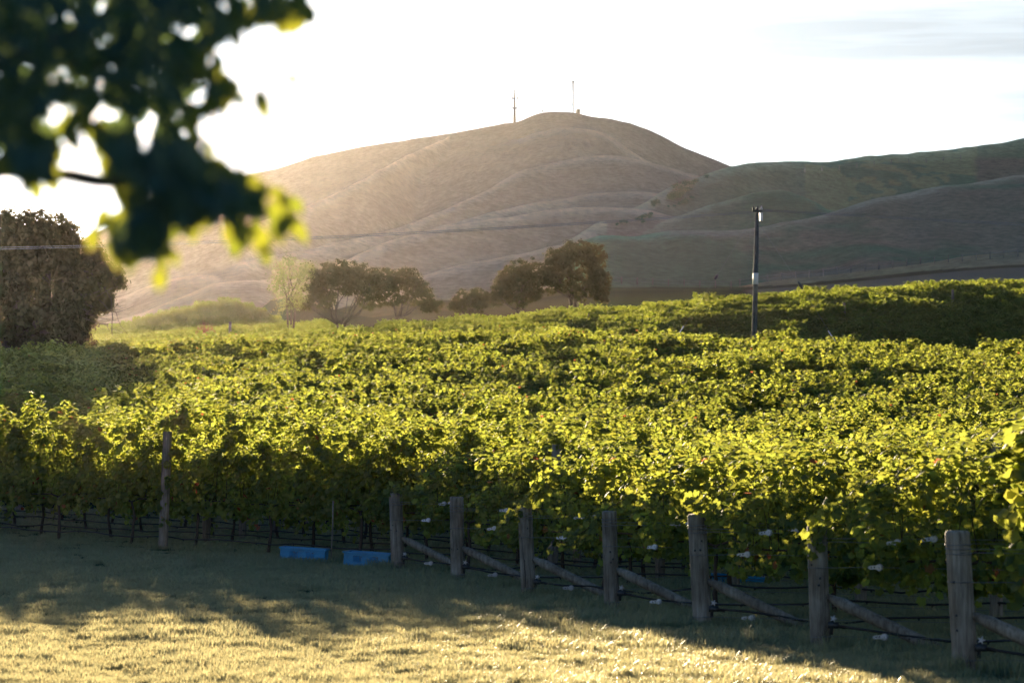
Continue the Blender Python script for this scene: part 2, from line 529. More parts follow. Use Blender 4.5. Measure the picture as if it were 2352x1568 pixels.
# ground sheet 0 .. 600 m
ds = np.concatenate([np.arange(-90, 14, 4.0), np.arange(14, 75, .6), np.arange(75, 170, 1.4), np.arange(170, 345, 2.5), np.arange(345, 601, 5.0)])
ds[-1] = 600.0
ss = np.linspace(-1, 1, 221)
ss = np.sign(ss) * np.abs(ss) ** 1.25
DD, SS = np.meshgrid(ds, ss, indexing='ij')
XX = SS * (70 + .42 * np.maximum(DD, 0))
ZZ = ground_z(XX, DD)
V = np.stack([XX, DD, ZZ], -1).reshape(-1, 3)
ni, nj = XX.shape
idx = np.arange(ni * nj).reshape(ni, nj)
F = np.stack([idx[:-1, :-1], idx[:-1, 1:], idx[1:, 1:], idx[1:, :-1]], -1).reshape(-1, 4)
def lerp(a, b, t):
    t = np.asarray(t)[..., None]
    return np.asarray(a) * (1 - t) + np.asarray(b) * t
nz = noise2(XX, DD, 21, 4, .35)
col = lerp((.028, .055, .030), (.045, .070, .036), .5 + .5 * nz)
col = lerp(col, lerp((.035, .055, .03), (.05, .065, .035), .5 + .5 * nz), sstep(50, 70, DD))
Xg = CX + FPX * XX / np.maximum(DD, 50)
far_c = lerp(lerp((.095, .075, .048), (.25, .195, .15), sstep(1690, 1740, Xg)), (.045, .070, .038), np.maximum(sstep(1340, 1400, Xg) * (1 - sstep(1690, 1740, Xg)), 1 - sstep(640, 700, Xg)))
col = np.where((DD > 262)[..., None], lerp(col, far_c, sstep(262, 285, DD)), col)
colA = np.concatenate([col, np.ones(col.shape[:2] + (1,))], -1)
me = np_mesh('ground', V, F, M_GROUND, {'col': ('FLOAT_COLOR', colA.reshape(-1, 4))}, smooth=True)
tag(link('ground', me), kind='structure')

# hills 600 .. 2000 m
Xc = np.linspace(-620, 3000, 620)
Dh = np.concatenate([np.arange(600, 1150, 2.6), np.arange(1150, 1500, 4.0), np.arange(1500, 2001, 25.0)])
DH, XC = np.meshgrid(Dh, Xc, indexing='ij')
XW = (XC - CX) / FPX * DH
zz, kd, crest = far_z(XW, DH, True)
relief = noise2(XW, DH * .6, 31, 4, 1 / 55.) * .9 + noise2(XW, DH, 33, 3, 1 / 9.) * .16
rill = np.abs(noise2(XW * 1.3 + DH * .25, DH * .16, 35, 3, 1 / 40.)) * -1.6
zz = zz + (relief + rill) * sstep(640, 760, DH)
ni, nj = XW.shape
idx = np.arange(ni * nj).reshape(ni, nj)
F = np.stack([idx[:-1, :-1], idx[:-1, 1:], idx[1:, 1:], idx[1:, :-1]], -1).reshape(-1, 4)
kinds = np.array([9] + [r[6] for r in RIDGES])
KD = kinds[kd]
n1 = .5 + .5 * noise2(XW, DH, 41, 5, 1 / 90., .6)
n2 = .5 + .5 * noise2(XW, DH * .5, 43, 4, 1 / 28., .6)
brown = lerp((.265, .195, .170), (.340, .262, .215), n1)
green = lerp((.095, .165, .110), (.20, .215, .150), np.clip(n2 * 1.5 - .3, 0, 1))
patch = lerp((.100, .165, .115), (.200, .182, .150), sstep(.46, .62, n1 + .1 * n2))
g_fac = sstep(1330, 1520, XC) * sstep(-40, 60, (XC - 1500) * .5 + (1120 - DH))
hc = lerp(brown, green, np.where(KD == 1, 1.0, 0) * (.35 + .65 * sstep(1500, 1750, XC)))
hc = np.where((KD == 2)[..., None], patch, hc)
hc = np.where((KD == 3)[..., None], lerp((.33, .24, .18), (.26, .24, .15), n2), hc)
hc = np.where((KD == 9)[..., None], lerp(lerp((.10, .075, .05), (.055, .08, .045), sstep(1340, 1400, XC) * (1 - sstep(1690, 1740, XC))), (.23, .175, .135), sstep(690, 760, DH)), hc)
n3_ = noise2(XW, DH, 46, 2, 1 / 12.)
# a pale dry crop strip and a fenced paddock of another colour on the right hill
st = (KD == 1) & (XC > 1850) & (XC < 2250) & (n2 > .5)
hc = np.where(st[..., None], hc * .6 + .4 * np.array((.34, .31, .16)), hc)
pd = ((KD == 1) * sstep(2236, 2256, XC + 6 * n3_) * (1 - sstep(1066, 1080, DH + 8 * n1)))[..., None]
hc = hc * (1 - pd) + pd * np.array((.175, .155, .125)) * (0.85 + .3 * n2[..., None])
n3 = noise2(XW, DH * .7, 47, 3, 1 / 4.)
n4 = noise2(XW * .35 + zz * .8, zz * 1.6, 49, 3, 1 / 4.)      # faint contour tracks
hc = hc * (1 + .16 * n3 + .05 * n4)[..., None]
# paler spur tops: dry grass, plus crest light painted into the colour
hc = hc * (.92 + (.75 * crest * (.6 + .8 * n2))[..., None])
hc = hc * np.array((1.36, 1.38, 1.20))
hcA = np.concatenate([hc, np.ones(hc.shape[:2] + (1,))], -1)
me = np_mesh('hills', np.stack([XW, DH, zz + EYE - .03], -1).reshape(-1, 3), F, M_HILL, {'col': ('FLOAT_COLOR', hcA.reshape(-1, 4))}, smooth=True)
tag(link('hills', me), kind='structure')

def hill_z(X, D):
    x = (X - CX) / FPX * D
    x = np.array([x]); d = np.array([float(D)])
    z = far_z(x, d)
    z = z + (noise2(x, d * .6, 31, 4, 1 / 55.) * .9 + noise2(x, d, 33, 3, 1 / 9.) * .16 + np.abs(noise2(x * 1.3 + d * .25, d * .16, 35, 3, 1 / 40.)) * -1.6) * sstep(640, 760, d)
    return float(x[0]), float(z[0]) + EYE

# ------------------------------------------------------------------ leaves
GL_A = np.radians([0, 33, 62, 95, 130, 160, 180, 200, 230, 265, 298, 327])
GL_R = np.array([1.0, .72, .96, .70, .88, .66, .28, .66, .88, .70, .96, .72]) * .5
def leaf_shape(kind):
    """unit leaf in its plane: tip along +x, normal +z; returns verts, tris"""
    if kind == 'grape':
        v = [(0, 0, .05)] + [(math.cos(a) * r, math.sin(a) * r, -.10 * (r * 2) ** 2 * (1 if i % 2 else .4)) for i, (a, r) in enumerate(zip(GL_A, GL_R))]
        f = [(0, 1 + i, 1 + (i + 1) % 12) for i in range(12)]
    elif kind == 'grape_far':
        v = [(0, 0, .06), (.5, 0, -.06), (.26, .45, -.05), (-.3, .42, -.04), (-.3, -.42, -.04), (.26, -.45, -.05)]
        f = [(0, 1, 2), (0, 2, 3), (0, 3, 4), (0, 4, 5), (0, 5, 1)]
    elif kind == 'oval':
        v = [(-.5, 0, 0), (-.2, .22, .03), (.15, .24, .03), (.5, 0, -.08), (.15, -.24, .03), (-.2, -.22, .03), (0, 0, -.02)]
        f = [(6, 0, 1), (6, 1, 2), (6, 2, 3), (6, 3, 4), (6, 4, 5), (6, 5, 0)]
    else:
        v = [(-.5, 0, 0), (0, .3, .05), (.5, 0, 0), (0, -.3, .05)]
        f = [(0, 3, 1), (1, 3, 2)]
    return np.array(v, float), np.array(f, int)

def leaves_np(C, N, T, S, kind):
    """C centres, N normals, T tip directions, S sizes -> verts, faces"""
    v, f = leaf_shape(kind)
    N = N / np.linalg.norm(N, axis=1, keepdims=True)
    T = T - N * (T * N).sum(1, keepdims=True)
    T = T / (np.linalg.norm(T, axis=1, keepdims=True) + 1e-9)
    B = np.cross(N, T)
    vv = C[:, None] + S[:, None, None] * (v[None, :, 0:1] * T[:, None] + v[None, :, 1:2] * B[:, None] + v[None, :, 2:3] * N[:, None])
    m = len(C)
    ff = f[None] + (np.arange(m) * len(v))[:, None, None]
    return vv.reshape(-1, 3), ff.reshape(-1, 3), len(v)

def vine_leaf_points(n, L, zb, zt, wid, rng, seed):
    """points on and in a hedge-like vine canopy along x"""
    x = rng.uniform(-L / 2 - .08, L / 2 + .08, n)
    top = zt + .24 * noise2(x * 1.9, 0 * x + seed, seed, 3) + .05 * rng.standard_normal(n)
    bot = zb + .12 * noise2(x * 1.7, 0 * x + seed + 9, seed + 3, 2)
    h = rng.beta(1.25, .95, n)
    z = bot + (top - bot) * h
    prof = wid * (.62 + .5 * np.sin(np.clip(h * 1.08, 0, 1) * math.pi) - .12 * h)
    prof = prof * (1 + .38 * noise2(x * 2.6, z * 2.6, seed + 5, 3))
    side = rng.choice([-1, 1], n)
    rad = rng.beta(3.2, 1.1, n)
    y = side * prof * .5 * rad
    return x, y, z, h, side

def vine_mesh(name, seed, L=1.7, zb=.62, zt=1.92, wid=.52, n=2200, size=.115, kind='grape', shoots=11, mat=None):
    rng = np.random.default_rng(seed)
    x, y, z, h, side = vine_leaf_points(n, L, zb, zt, wid, rng, seed)
    # most leaves gather in bunches, so the canopy has lumps and dark hollows
    nb = max(10, int(L * 30))
    bx, by, bz, bh, bs = vine_leaf_points(nb, L, zb, zt, wid * 1.12, rng, seed)
    bs_r = rng.uniform(.09, .20, nb)
    pick = rng.integers(0, nb, n)
    inb = rng.uniform(0, 1, n) < .68
    dv = rng.normal(0, 1, (n, 3)); dv /= np.linalg.norm(dv, axis=1, keepdims=True)
    ani = rng.uniform(.5, 1.7, (nb, 3)); ani[:, 1] *= .8
    shv = rng.normal(0, .35, (nb, 3))
    dv = dv * ani[pick] + shv[pick] * dv[:, 2:3]
    rr_ = bs_r[pick] * rng.uniform(.35, 1.25, n)
    x = np.where(inb, bx[pick] + dv[:, 0] * rr_, x); y = np.where(inb, by[pick] * 1.05 + dv[:, 1] * rr_, y * .55)
    z = np.where(inb, bz[pick] + dv[:, 2] * rr_, z - .03); h = np.where(inb, bh[pick], h)
    nadd = np.where(inb[:, None], dv * .75, 0)
    # shoots standing or arching out of the top and sides
    sx, sy, sz, shh, ssd = [], [], [], [], []
    for k in range(shoots):
        px = rng.uniform(-L / 2, L / 2); py = rng.uniform(-.12, .12); pz = zt - .05
        dx, dy = rng.normal(0, .35), rng.normal(0, .35)
        ln = rng.uniform(.15, .42)
        for q in np.linspace(0, 1, int(4 + ln * 16)):
            sx.append(px + dx * ln * q + rng.normal(0, .03)); sy.append(py + dy * ln * q + rng.normal(0, .03))
            sz.append(pz + ln * (q - .35 * q * q) + rng.normal(0, .02)); shh.append(1.0); ssd.append(1 if dy > 0 else -1)
    for k in range(max(3, shoots // 2)):      # hanging shoots below
        px = rng.uniform(-L / 2, L / 2); sd_ = rng.choice([-1, 1]); py = sd_ * wid * .4; pz = zb + rng.uniform(0, .25)
        ln = rng.uniform(.12, .35)
        for q in np.linspace(0, 1, int(3 + ln * 14)):
            sx.append(px + rng.normal(0, .04)); sy.append(py + sd_ * .1 * q + rng.normal(0, .03)); sz.append(pz - ln * q); shh.append(.1); ssd.append(sd_)
    x = np.concatenate([x, sx]); y = np.concatenate([y, sy]); z = np.concatenate([z, sz]); h = np.concatenate([h, shh]); side = np.concatenate([side, ssd])
    m = len(x)
    C = np.stack([x, y, z], 1)
    N = np.stack([rng.normal(0, .45, m), side * (.85 - .45 * h) + rng.normal(0, .35, m), .35 + .75 * h + rng.normal(0, .35, m)], 1)
    N[:n] += nadd
    T = np.stack([rng.normal(0, .6, m), side * .35 + rng.normal(0, .3, m), -1.0 + rng.normal(0, .3, m)], 1)
    S = size * rng.uniform(.62, 1.18, m) * np.where(h > .97, .8, 1)
    vv, ff, k = leaves_np(C, N, T, S, kind)
    tint = rng.uniform(0, .88, m)
    low = (h < .28) & (rng.uniform(0, 1, m) < .03)
    tint[low] = rng.uniform(.92, 1, low.sum())
    few = rng.uniform(0, 1, m) < .002
    tint[few] = .97
    return np_mesh(name, vv, ff, mat or M_VINE, {'tint': ('FLOAT', np.repeat(tint, k))})

def trunk_mesh(seed, h=.85):
    rng = random.Random(seed)
    mb = MB()
    pts, rr = [], []
    lx, ly = rng.uniform(-.10, .10), rng.uniform(-.03, .03)
    for i in range(7):
        q = i / 6
        pts.append((lx * math.sin(q * 2.6) + rng.uniform(-.014, .014), ly * q + rng.uniform(-.01, .01), -.05 + q * h))
        rr.append(.030 - .010 * q + rng.uniform(-.003, .004))
    mb.tube(pts, rr, 6)
    e = Vector(pts[-1])
    for s in (-1, 1):     # cordon arms
        mb.tube([e, e + Vector((s * .18, 0, .06)), e + Vector((s * .45, .01, .05)), e + Vector((s * .80, 0, .06))], [.018, .015, .012, .009], 5)
    for k in range(7):
        px = rng.uniform(-.75, .75)
        mb.tube([(px, 0, h), (px + rng.uniform(-.1, .1), rng.uniform(-.1, .1), h + .45), (px + rng.uniform(-.15, .15), rng.uniform(-.15, .15), h + 1.0)], [.006, .005, .003], 3)
    return mb.mesh('trunk', M_VBARK)

VN = [vine_mesh('foliage', 100 + i, zb=.52 + .04 * (i % 3), zt=1.90) for i in range(9)]                         # near
VE = [vine_mesh('foliage', 140 + i, zb=.78 - .08 * i, zt=1.62 + .13 * i, wid=.46, n=1300, shoots=6) for i in range(3)]  # first vine of a row
VT = [vine_mesh('foliage', 160 + i, zb=.62, zt=2.22 + .06 * (i % 3), n=2900, wid=.62) for i in range(6)]      # tall row on the left
VM = [vine_mesh('foliage', 200 + i, zb=.75, zt=1.86 + .05 * i, n=1300, size=.14, kind='grape_far', shoots=13, wid=.60) for i in range(9)]
VF = [vine_mesh('foliage', 300 + i, zb=.6, zt=1.70 + .09 * i, n=760, size=.165, kind='grape_far', shoots=18, wid=.60, mat=M_VINEFAR) for i in range(7)]
TR = [trunk_mesh(i) for i in range(6)]

# ------------------------------------------------------------------ rows
def row_origin(k):
    if 1 <= k <= 7: return np.array(POSTS[k - 1])
    if k < 1: return np.array(POSTS[0]) + (k - 1) * np.array(STEP)
    return np.array(POSTS[6]) + (k - 7) * np.array(STEP)

def t_at(k, X):
    o = row_origin(k); a = (X - CX) / FPX
    return (a * o[1] - o[0]) / (U[0] - a * U[1])

RZROT = math.atan2(U[1], U[0])
VSP = 1.6
ordinal = {1: 'first', 2: 'second', 3: 'third', 4: 'fourth', 5: 'fifth', 6: 'sixth', 7: 'seventh', 8: 'eighth'}
WORDS = ['first', 'second', 'third', 'fourth', 'fifth', 'sixth', 'seventh', 'eighth', 'ninth', 'tenth', 'eleventh', 'twelfth', 'thirteenth', 'fourteenth', 'fifteenth',
         'sixteenth', 'seventeenth', 'eighteenth', 'nineteenth', 'twentieth', 'twenty-first', 'twenty-second', 'twenty-third', 'twenty-fourth', 'twenty-fifth', 'twenty-sixth',
         'twenty-seventh', 'twenty-eighth', 'twenty-ninth', 'thirtieth', 'thirty-first', 'thirty-second', 'thirty-third', 'thirty-fourth', 'thirty-fifth', 'thirty-sixth', 'thirty-seventh', 'thirty-eighth', 'thirty-ninth', 'fortieth', 'forty-first']
def row_phrase(k):
    if k >= 1: return 'row starting at the %s end post' % WORDS[k - 1]
    if k == 0: return 'tall front row'
    return '%s row behind the front one' % WORDS[-k - 1]
BINS = [(-30, 'at the left edge of the photo'), (95, 'under the left half of the conifer'), (215, 'under the right edge of the conifer'), (330, 'just left of the tall front post'), (440, 'just right of the tall front post'),
        (560, 'below the red shrub'), (670, 'below the pale slender tree'), (760, 'under the round tree'), (840, 'by the right blue crate'), (930, 'behind the first end post'), (1010, 'left of the second end post'), (1090, 'right of the second end post'),
        (1180, 'left of the third end post'), (1265, 'right of the third end post'), (1350, 'left of the fourth end post'), (1440, 'right of the fourth end post'), (1530, 'midway between fourth and fifth end posts'), (1620, 'behind the fifth end post'), (1700, 'left of the power pole'),
        (1790, 'right of the power pole'), (1880, 'behind the sixth end post'), (1970, 'right of the sixth end post'), (2060, 'midway between sixth and seventh end posts'), (2150, 'left of the seventh end post'), (2240, 'behind the seventh end post'), (2330, 'at the right edge of the photo')]
USED = set()
def where(X, k=None, kind='vine'):
    for b in sorted(BINS, key=lambda b: abs(b[0] - X)):
        if (kind, k, b[1]) not in USED:
            break
    USED.add((kind, k, b[1]))
    return b[1]

indiv = 0
leftover = []       # (x, y, z, rz, scale, variant)
vine_count = {}
for k in range(8, -42, -1):
    o = row_origin(k)
    t0 = 1.3 if k >= 1 else t_at(k, -330)
    t1 = t_at(k, 2640)
    if k < 1: t0 = math.floor(t0 / VSP) * VSP
    ts = np.arange(t0, t1, VSP)
    for i, t in enumerate(ts):
        p = o + U * t
        z = gz(p[0], p[1])
        X = CX + FPX * p[0] / p[1]
        inview = -60 < X < 2410
        if k == 8 and X < 2640 and i < 4: continue
        rz = RZROT + random.uniform(-.03, .03) + (math.pi if random.random() < .5 else 0)
        sc = random.uniform(.86, 1.10)
        if k >= 1 and i == 0: me_ = VE[1]; sc = 1.0
        elif k >= 1 and i == 1: me_ = random.choice(VN); sc = .97
        elif k >= 1: me_ = random.choice(VN)
        elif k == 0 and X < 1500: me_ = random.choice(VT); sc = random.uniform(.97, 1.06)
        elif k >= -5: me_ = random.choice(VN); sc *= 1.06
        else: me_ = random.choice(VM); sc *= 1.06
        if indiv < 298 and inview and k > -27:
            indiv += 1
            if k >= 1: lab = '%s grapevine along the %s' % (WORDS[i], row_phrase(k))
            else: lab = 'grapevine in the %s, %s' % (row_phrase(k), where(X, k))
            if k >= 1 and i == 0: lab = 'short low grapevine beside the %s end post' % WORDS[k - 1]
            e = empty('grapevine', (p[0], p[1], z), rz)
            tag(e, lab, 'grapevine', 'grapevines of the ' + row_phrase(k))
            fo = link('foliage', me_, e, scale=(1.0, 1.0, sc))
            fo['kind'] = 'stuff'
            link('trunk', random.choice(TR), e, loc=(random.uniform(-.2, .2), 0, 0))
            vine_count[(k, i)] = (e, p, z, me_)
        else:
            leftover.append((p[0], p[1], z, rz, sc, random.randrange(9)))

# far slope vines
U2 = np.array((math.sin(R(84)), -math.cos(R(84))))
far_pts = []
for r_i in range(0, 50):
    dm = 158 + r_i * 2.35
    half = .2 * dm + 8
    for t in np.arange(-half, half, 1.65):
        x, d = U2[0] * t, dm + U2[1] * t
        if d > 312 or d < 150: continue
        X = CX + FPX * x / d
        if X < 205 and d < 200: continue
        far_pts.append((x + random.uniform(-.15, .15), d, 0, math.atan2(U2[1], U2[0]) + (math.pi if random.random() < .5 else 0) + random.uniform(-.06, .06), random.uniform(.82, 1.22), random.randrange(7)))
fp = np.array(far_pts)
fp[:, 2] = ground_z(fp[:, 0], fp[:, 1])
# strips of vines on the green mound and the flat beyond
mound = []
for r_i in range(46):
    dm = 318 + r_i * 3.4
    for X in np.arange(150, 760, 2.0 * FPX / dm):
        x = (X - CX) / FPX * dm
        mound.append((x, dm, 0, random.uniform(-.05, .05), random.uniform(.85, 1.05), random.randrange(7)))
mp_ = np.array(mound)
mp_[:, 2] = ground_z(mp_[:, 0], mp_[:, 1])

def instancer(name, pts, meshes, keep_scale_z=True):
    """one object whose points carry instances of the given meshes"""
    pts = np.asarray(pts, float)
    coll = bpy.data.collections.new(name + '_kinds')
    for i, m_ in enumerate(meshes):
        ob = bpy.data.objects.new('%s_%02d' % (name, i), m_)
        coll.objects.link(ob)
    me = bpy.data.meshes.new(name)
    me.vertices.add(len(pts))
    me.vertices.foreach_set('co', pts[:, :3].astype(np.float32).ravel())
    rot = np.zeros((len(pts), 3), np.float32); rot[:, 2] = pts[:, 3]
    scl = np.stack([np.ones(len(pts)), np.ones(len(pts)), np.ones(len(pts))], 1).astype(np.float32) * pts[:, 4:5].astype(np.float32)
    a = me.attributes.new('rot', 'FLOAT_VECTOR', 'POINT'); a.data.foreach_set('vector', rot.ravel())
    a = me.attributes.new('scl', 'FLOAT_VECTOR', 'POINT'); a.data.foreach_set('vector', scl.ravel())
    a = me.attributes.new('kindex', 'INT', 'POINT'); a.data.foreach_set('value', pts[:, 5].astype(np.int32))
    ob = link(name, me)
    ng = bpy.data.node_groups.new(name + '_nodes', 'GeometryNodeTree')
    ng.interface.new_socket('Geometry', in_out='INPUT', socket_type='NodeSocketGeometry')
    ng.interface.new_socket('Geometry', in_out='OUTPUT', socket_type='NodeSocketGeometry')
    n, l = ng.nodes, ng.links
    gi = n.new('NodeGroupInput'); go = n.new('NodeGroupOutput')
    ci = n.new('GeometryNodeCollectionInfo'); ci.inputs['Collection'].default_value = coll
    ci.inputs['Separate Children'].default_value = True
    ci.inputs['Reset Children'].default_value = True
    ip = n.new('GeometryNodeInstanceOnPoints')
    ip.inputs['Pick Instance'].default_value = True
    def na(nm, typ):
        q = n.new('GeometryNodeInputNamedAttribute'); q.data_type = typ; q.inputs['Name'].default_value = nm; return q
    ar, as_, ak = na('rot', 'FLOAT_VECTOR'), na('scl', 'FLOAT_VECTOR'), na('kindex', 'INT')
    e2r = n.new('FunctionNodeEulerToRotation')
    l.new(gi.outputs[0], ip.inputs['Points']); l.new(ci.outputs[0], ip.inputs['Instance'])
    l.new(ar.outputs[0], e2r.inputs[0]); l.new(e2r.outputs[0], ip.inputs['Rotation'])
    l.new(as_.outputs[0], ip.inputs['Scale']); l.new(ak.outputs[0], ip.inputs['Instance Index'])
    l.new(ip.outputs[0], go.inputs[0])
    md = ob.modifiers.new('instances', 'NODES'); md.node_group = ng
    return ob

tag(instancer('field_vines', leftover, VM), 'sunlit grapevines filling the field up to its crest', 'vineyard', kind='stuff')
tag(instancer('far_slope_vines', fp, VF), 'grapevines covering the shaded slope behind the sunlit field', 'vineyard', kind='stuff')
tag(instancer('distant_vines', mp_, VF), 'hazy grapevine rows on the low mound and flat beyond', 'vineyard', kind='stuff')

# individual large leaves on the nearest vines
lv, lf = leaf_shape('grape')
LEAFM = []
for i in range(4):
    vv = lv.copy(); vv[:, 2] *= random.uniform(.6, 2.0)
    LEAFM.append(np_mesh('leaf', vv, lf, M_VINE, {'tint': ('FLOAT', np.full(len(vv), (.1, .3, .6, .45)[i]))}))
for (k, i), (e, p, z, me_) in vine_count.items():
    if k < 3 or i > 5 or i == 0: continue
    c, s = math.cos(e.rotation_euler.z), math.sin(e.rotation_euler.z)
    facing = -1 if (Vector((-s, c, 0)).y > 0) else 1      # local y side turned to the camera
    for q in range(16):
        hh = random.uniform(.75, 1.75 if i > 0 else 1.2)
        ob = link('leaf', random.choice(LEAFM), e, loc=(random.uniform(-.75, .75), facing * random.uniform(.22, .31), hh))
        n_ = Vector((random.gauss(0, .4), facing * .8, .5 + random.gauss(0, .3))).normalized()
        t_ = Vector((random.gauss(0, .4), 0, -1)); t_ = (t_ - n_ * t_.dot(n_)).normalized()
        b_ = n_.cross(t_)
        ob.rotation_euler = Matrix((t_, b_, n_)).transposed().to_euler()
        sz = random.uniform(.11, .165)
        ob.scale = (sz, sz, sz)

def shoot_mesh(path, n, size, seed, spread=.06):
    rng = np.random.default_rng(seed)
    path = np.array(path, float)
    t = rng.uniform(0, len(path) - 1.001, n); i = t.astype(int); f = (t - i)[:, None]
    C = path[i] * (1 - f) + path[i + 1] * f + rng.normal(0, spread, (n, 3))
    N = rng.normal(0, .4, (n, 3)) + (0, -.8, .6)
    T = rng.normal(0, .5, (n, 3)) + (0, 0, -1)
    vv, ff, k = leaves_np(C, N, T, size * rng.uniform(.6, 1.15, n), 'grape')
    return np_mesh('shoot', vv, ff, M_VINE, {'tint': ('FLOAT', np.repeat(rng.uniform(.1, .8, n), k))})
for k_, paths in {1: [[(-.12, -.05, 1.22), (.2, -.06, 1.20), (.7, -.05, 1.32), (1.3, 0, 1.45)]],
                  2: [[(.5, -.1, 1.1), (.9, -.1, 1.25), (1.4, 0, 1.45)]],
                  3: [[(-.42, -.06, .88), (-.25, -.1, 1.0), (.02, -.05, 1.18), (.15, 0, 1.5), (.5, 0, 1.75)], [(.1, 0, 1.25), (.5, 0, 1.6), (1.0, 0, 1.7)]],
                  4: [[(-.75, .1, .80), (-.45, .12, .95), (-.1, .15, 1.25), (.5, .1, 1.5)]],
                  5: [[(-.22, -.02, 1.38), (-.05, -.02, 1.30), (.25, -.08, 1.24), (.8, -.05, 1.30), (1.3, 0, 1.5)]],
                  6: [[(.02, -.14, .95), (.05, -.12, 1.2), (.25, -.06, 1.4), (.8, 0, 1.5)]],
                  7: [[(-.22, -.02, 1.10), (.0, -.02, 1.22), (.35, -.06, 1.25), (.8, 0, 1.4)]]}.items():
    if (k_, 0) not in vine_count: continue
    par = vine_count[(k_, 0)][0]
    o = row_origin(k_)
    Mw = Matrix.Translation((o[0], o[1], gz(o[0], o[1]))) @ Matrix.Rotation(RZROT, 4, 'Z')
    Ml = (Matrix.Translation(par.location) @ par.rotation_euler.to_matrix().to_4x4()).inverted() @ Mw
    for j_, pth in enumerate(paths):
        so = link('shoot', shoot_mesh(pth, int(26 * len(pth)), .125, 900 + k_ * 7 + j_), par)
        so['kind'] = 'stuff'
        so.matrix_local = Ml
        tb_ = MB(); tb_.tube([Vector(q) for q in pth], .005, 4)
        co = tb_.build('cane', M_VBARK, par); co.matrix_local = Ml

# ------------------------------------------------------------------ end posts with braces
def post_mesh(h, r, rings=10, seg=16, seed=0, lean=(0, 0)):
    rng = random.Random(seed)
    mb = MB()
    zs = [-.35, 0, h * .3, h * .6, h - .06, h - .018, h]
    rs = [r, r * 1.0, r * .985, r * .97, r * .96, r * .955, r * .84]
    ph = [rng.uniform(-.02, .02) for _ in range(seg)]
    vs, fs = [], []
    for z, q in zip(zs, rs):
        for a in range(seg):
            ang = 2 * math.pi * a / seg
            rr = q * (1 + ph[a])
            vs.append((math.cos(ang) * rr + lean[0] * z, math.sin(ang) * rr + lean[1] * z, z + (rng.uniform(-.006, .006) if z > h - .03 else 0)))
    for i in range(len(zs) - 1):
        for a in range(seg):
            b = (a + 1) % seg
            fs.append((i * seg + a, i * seg + b, (i + 1) * seg + b, (i + 1) * seg + a))
    fs.append(tuple(range((len(zs) - 1) * seg, len(zs) * seg)))
    mb.add(vs, fs)
    return mb.mesh('post', M_POST)

def tensioner_mesh():
    mb = MB()
    mb.box((0, .008, 0), (.115, .004, .034))
    mb.box((0, -.008, 0), (.115, .004, .034))
    # ratchet wheel with teeth
    for yy in (-.014, .014):
        vs, fs = [], []
        n = 24
        for k in range(n):
            a = 2 * math.pi * k / n
            rr = .036 if k % 2 else .027
            vs.append((.048 + math.cos(a) * rr, yy - .003, math.sin(a) * rr)); vs.append((.048 + math.cos(a) * rr, yy + .003, math.sin(a) * rr))
        for k in range(n):
            a, b = 2 * k, 2 * ((k + 1) % n)
            fs.append((a, b, b + 1, a + 1))
        fs.append(tuple(range(0, 2 * n, 2))); fs.append(tuple(range(1, 2 * n, 2))[::-1])
        mb.add(vs, fs)
    mb.tube([(.048, -.03, 0), (.048, .03, 0)], .010, 8)
    mb.box((-.064, 0, 0), (.016, .022, .022))
    return mb.mesh('wire_tensioner', M_STEEL, False)
TENS = tensioner_mesh()
hole = MB(); hole.tube([(0, -.0115, 0), (0, .0115, 0)], .0075, 8)
HOLE = hole.mesh('hole', M_DARKM, False)

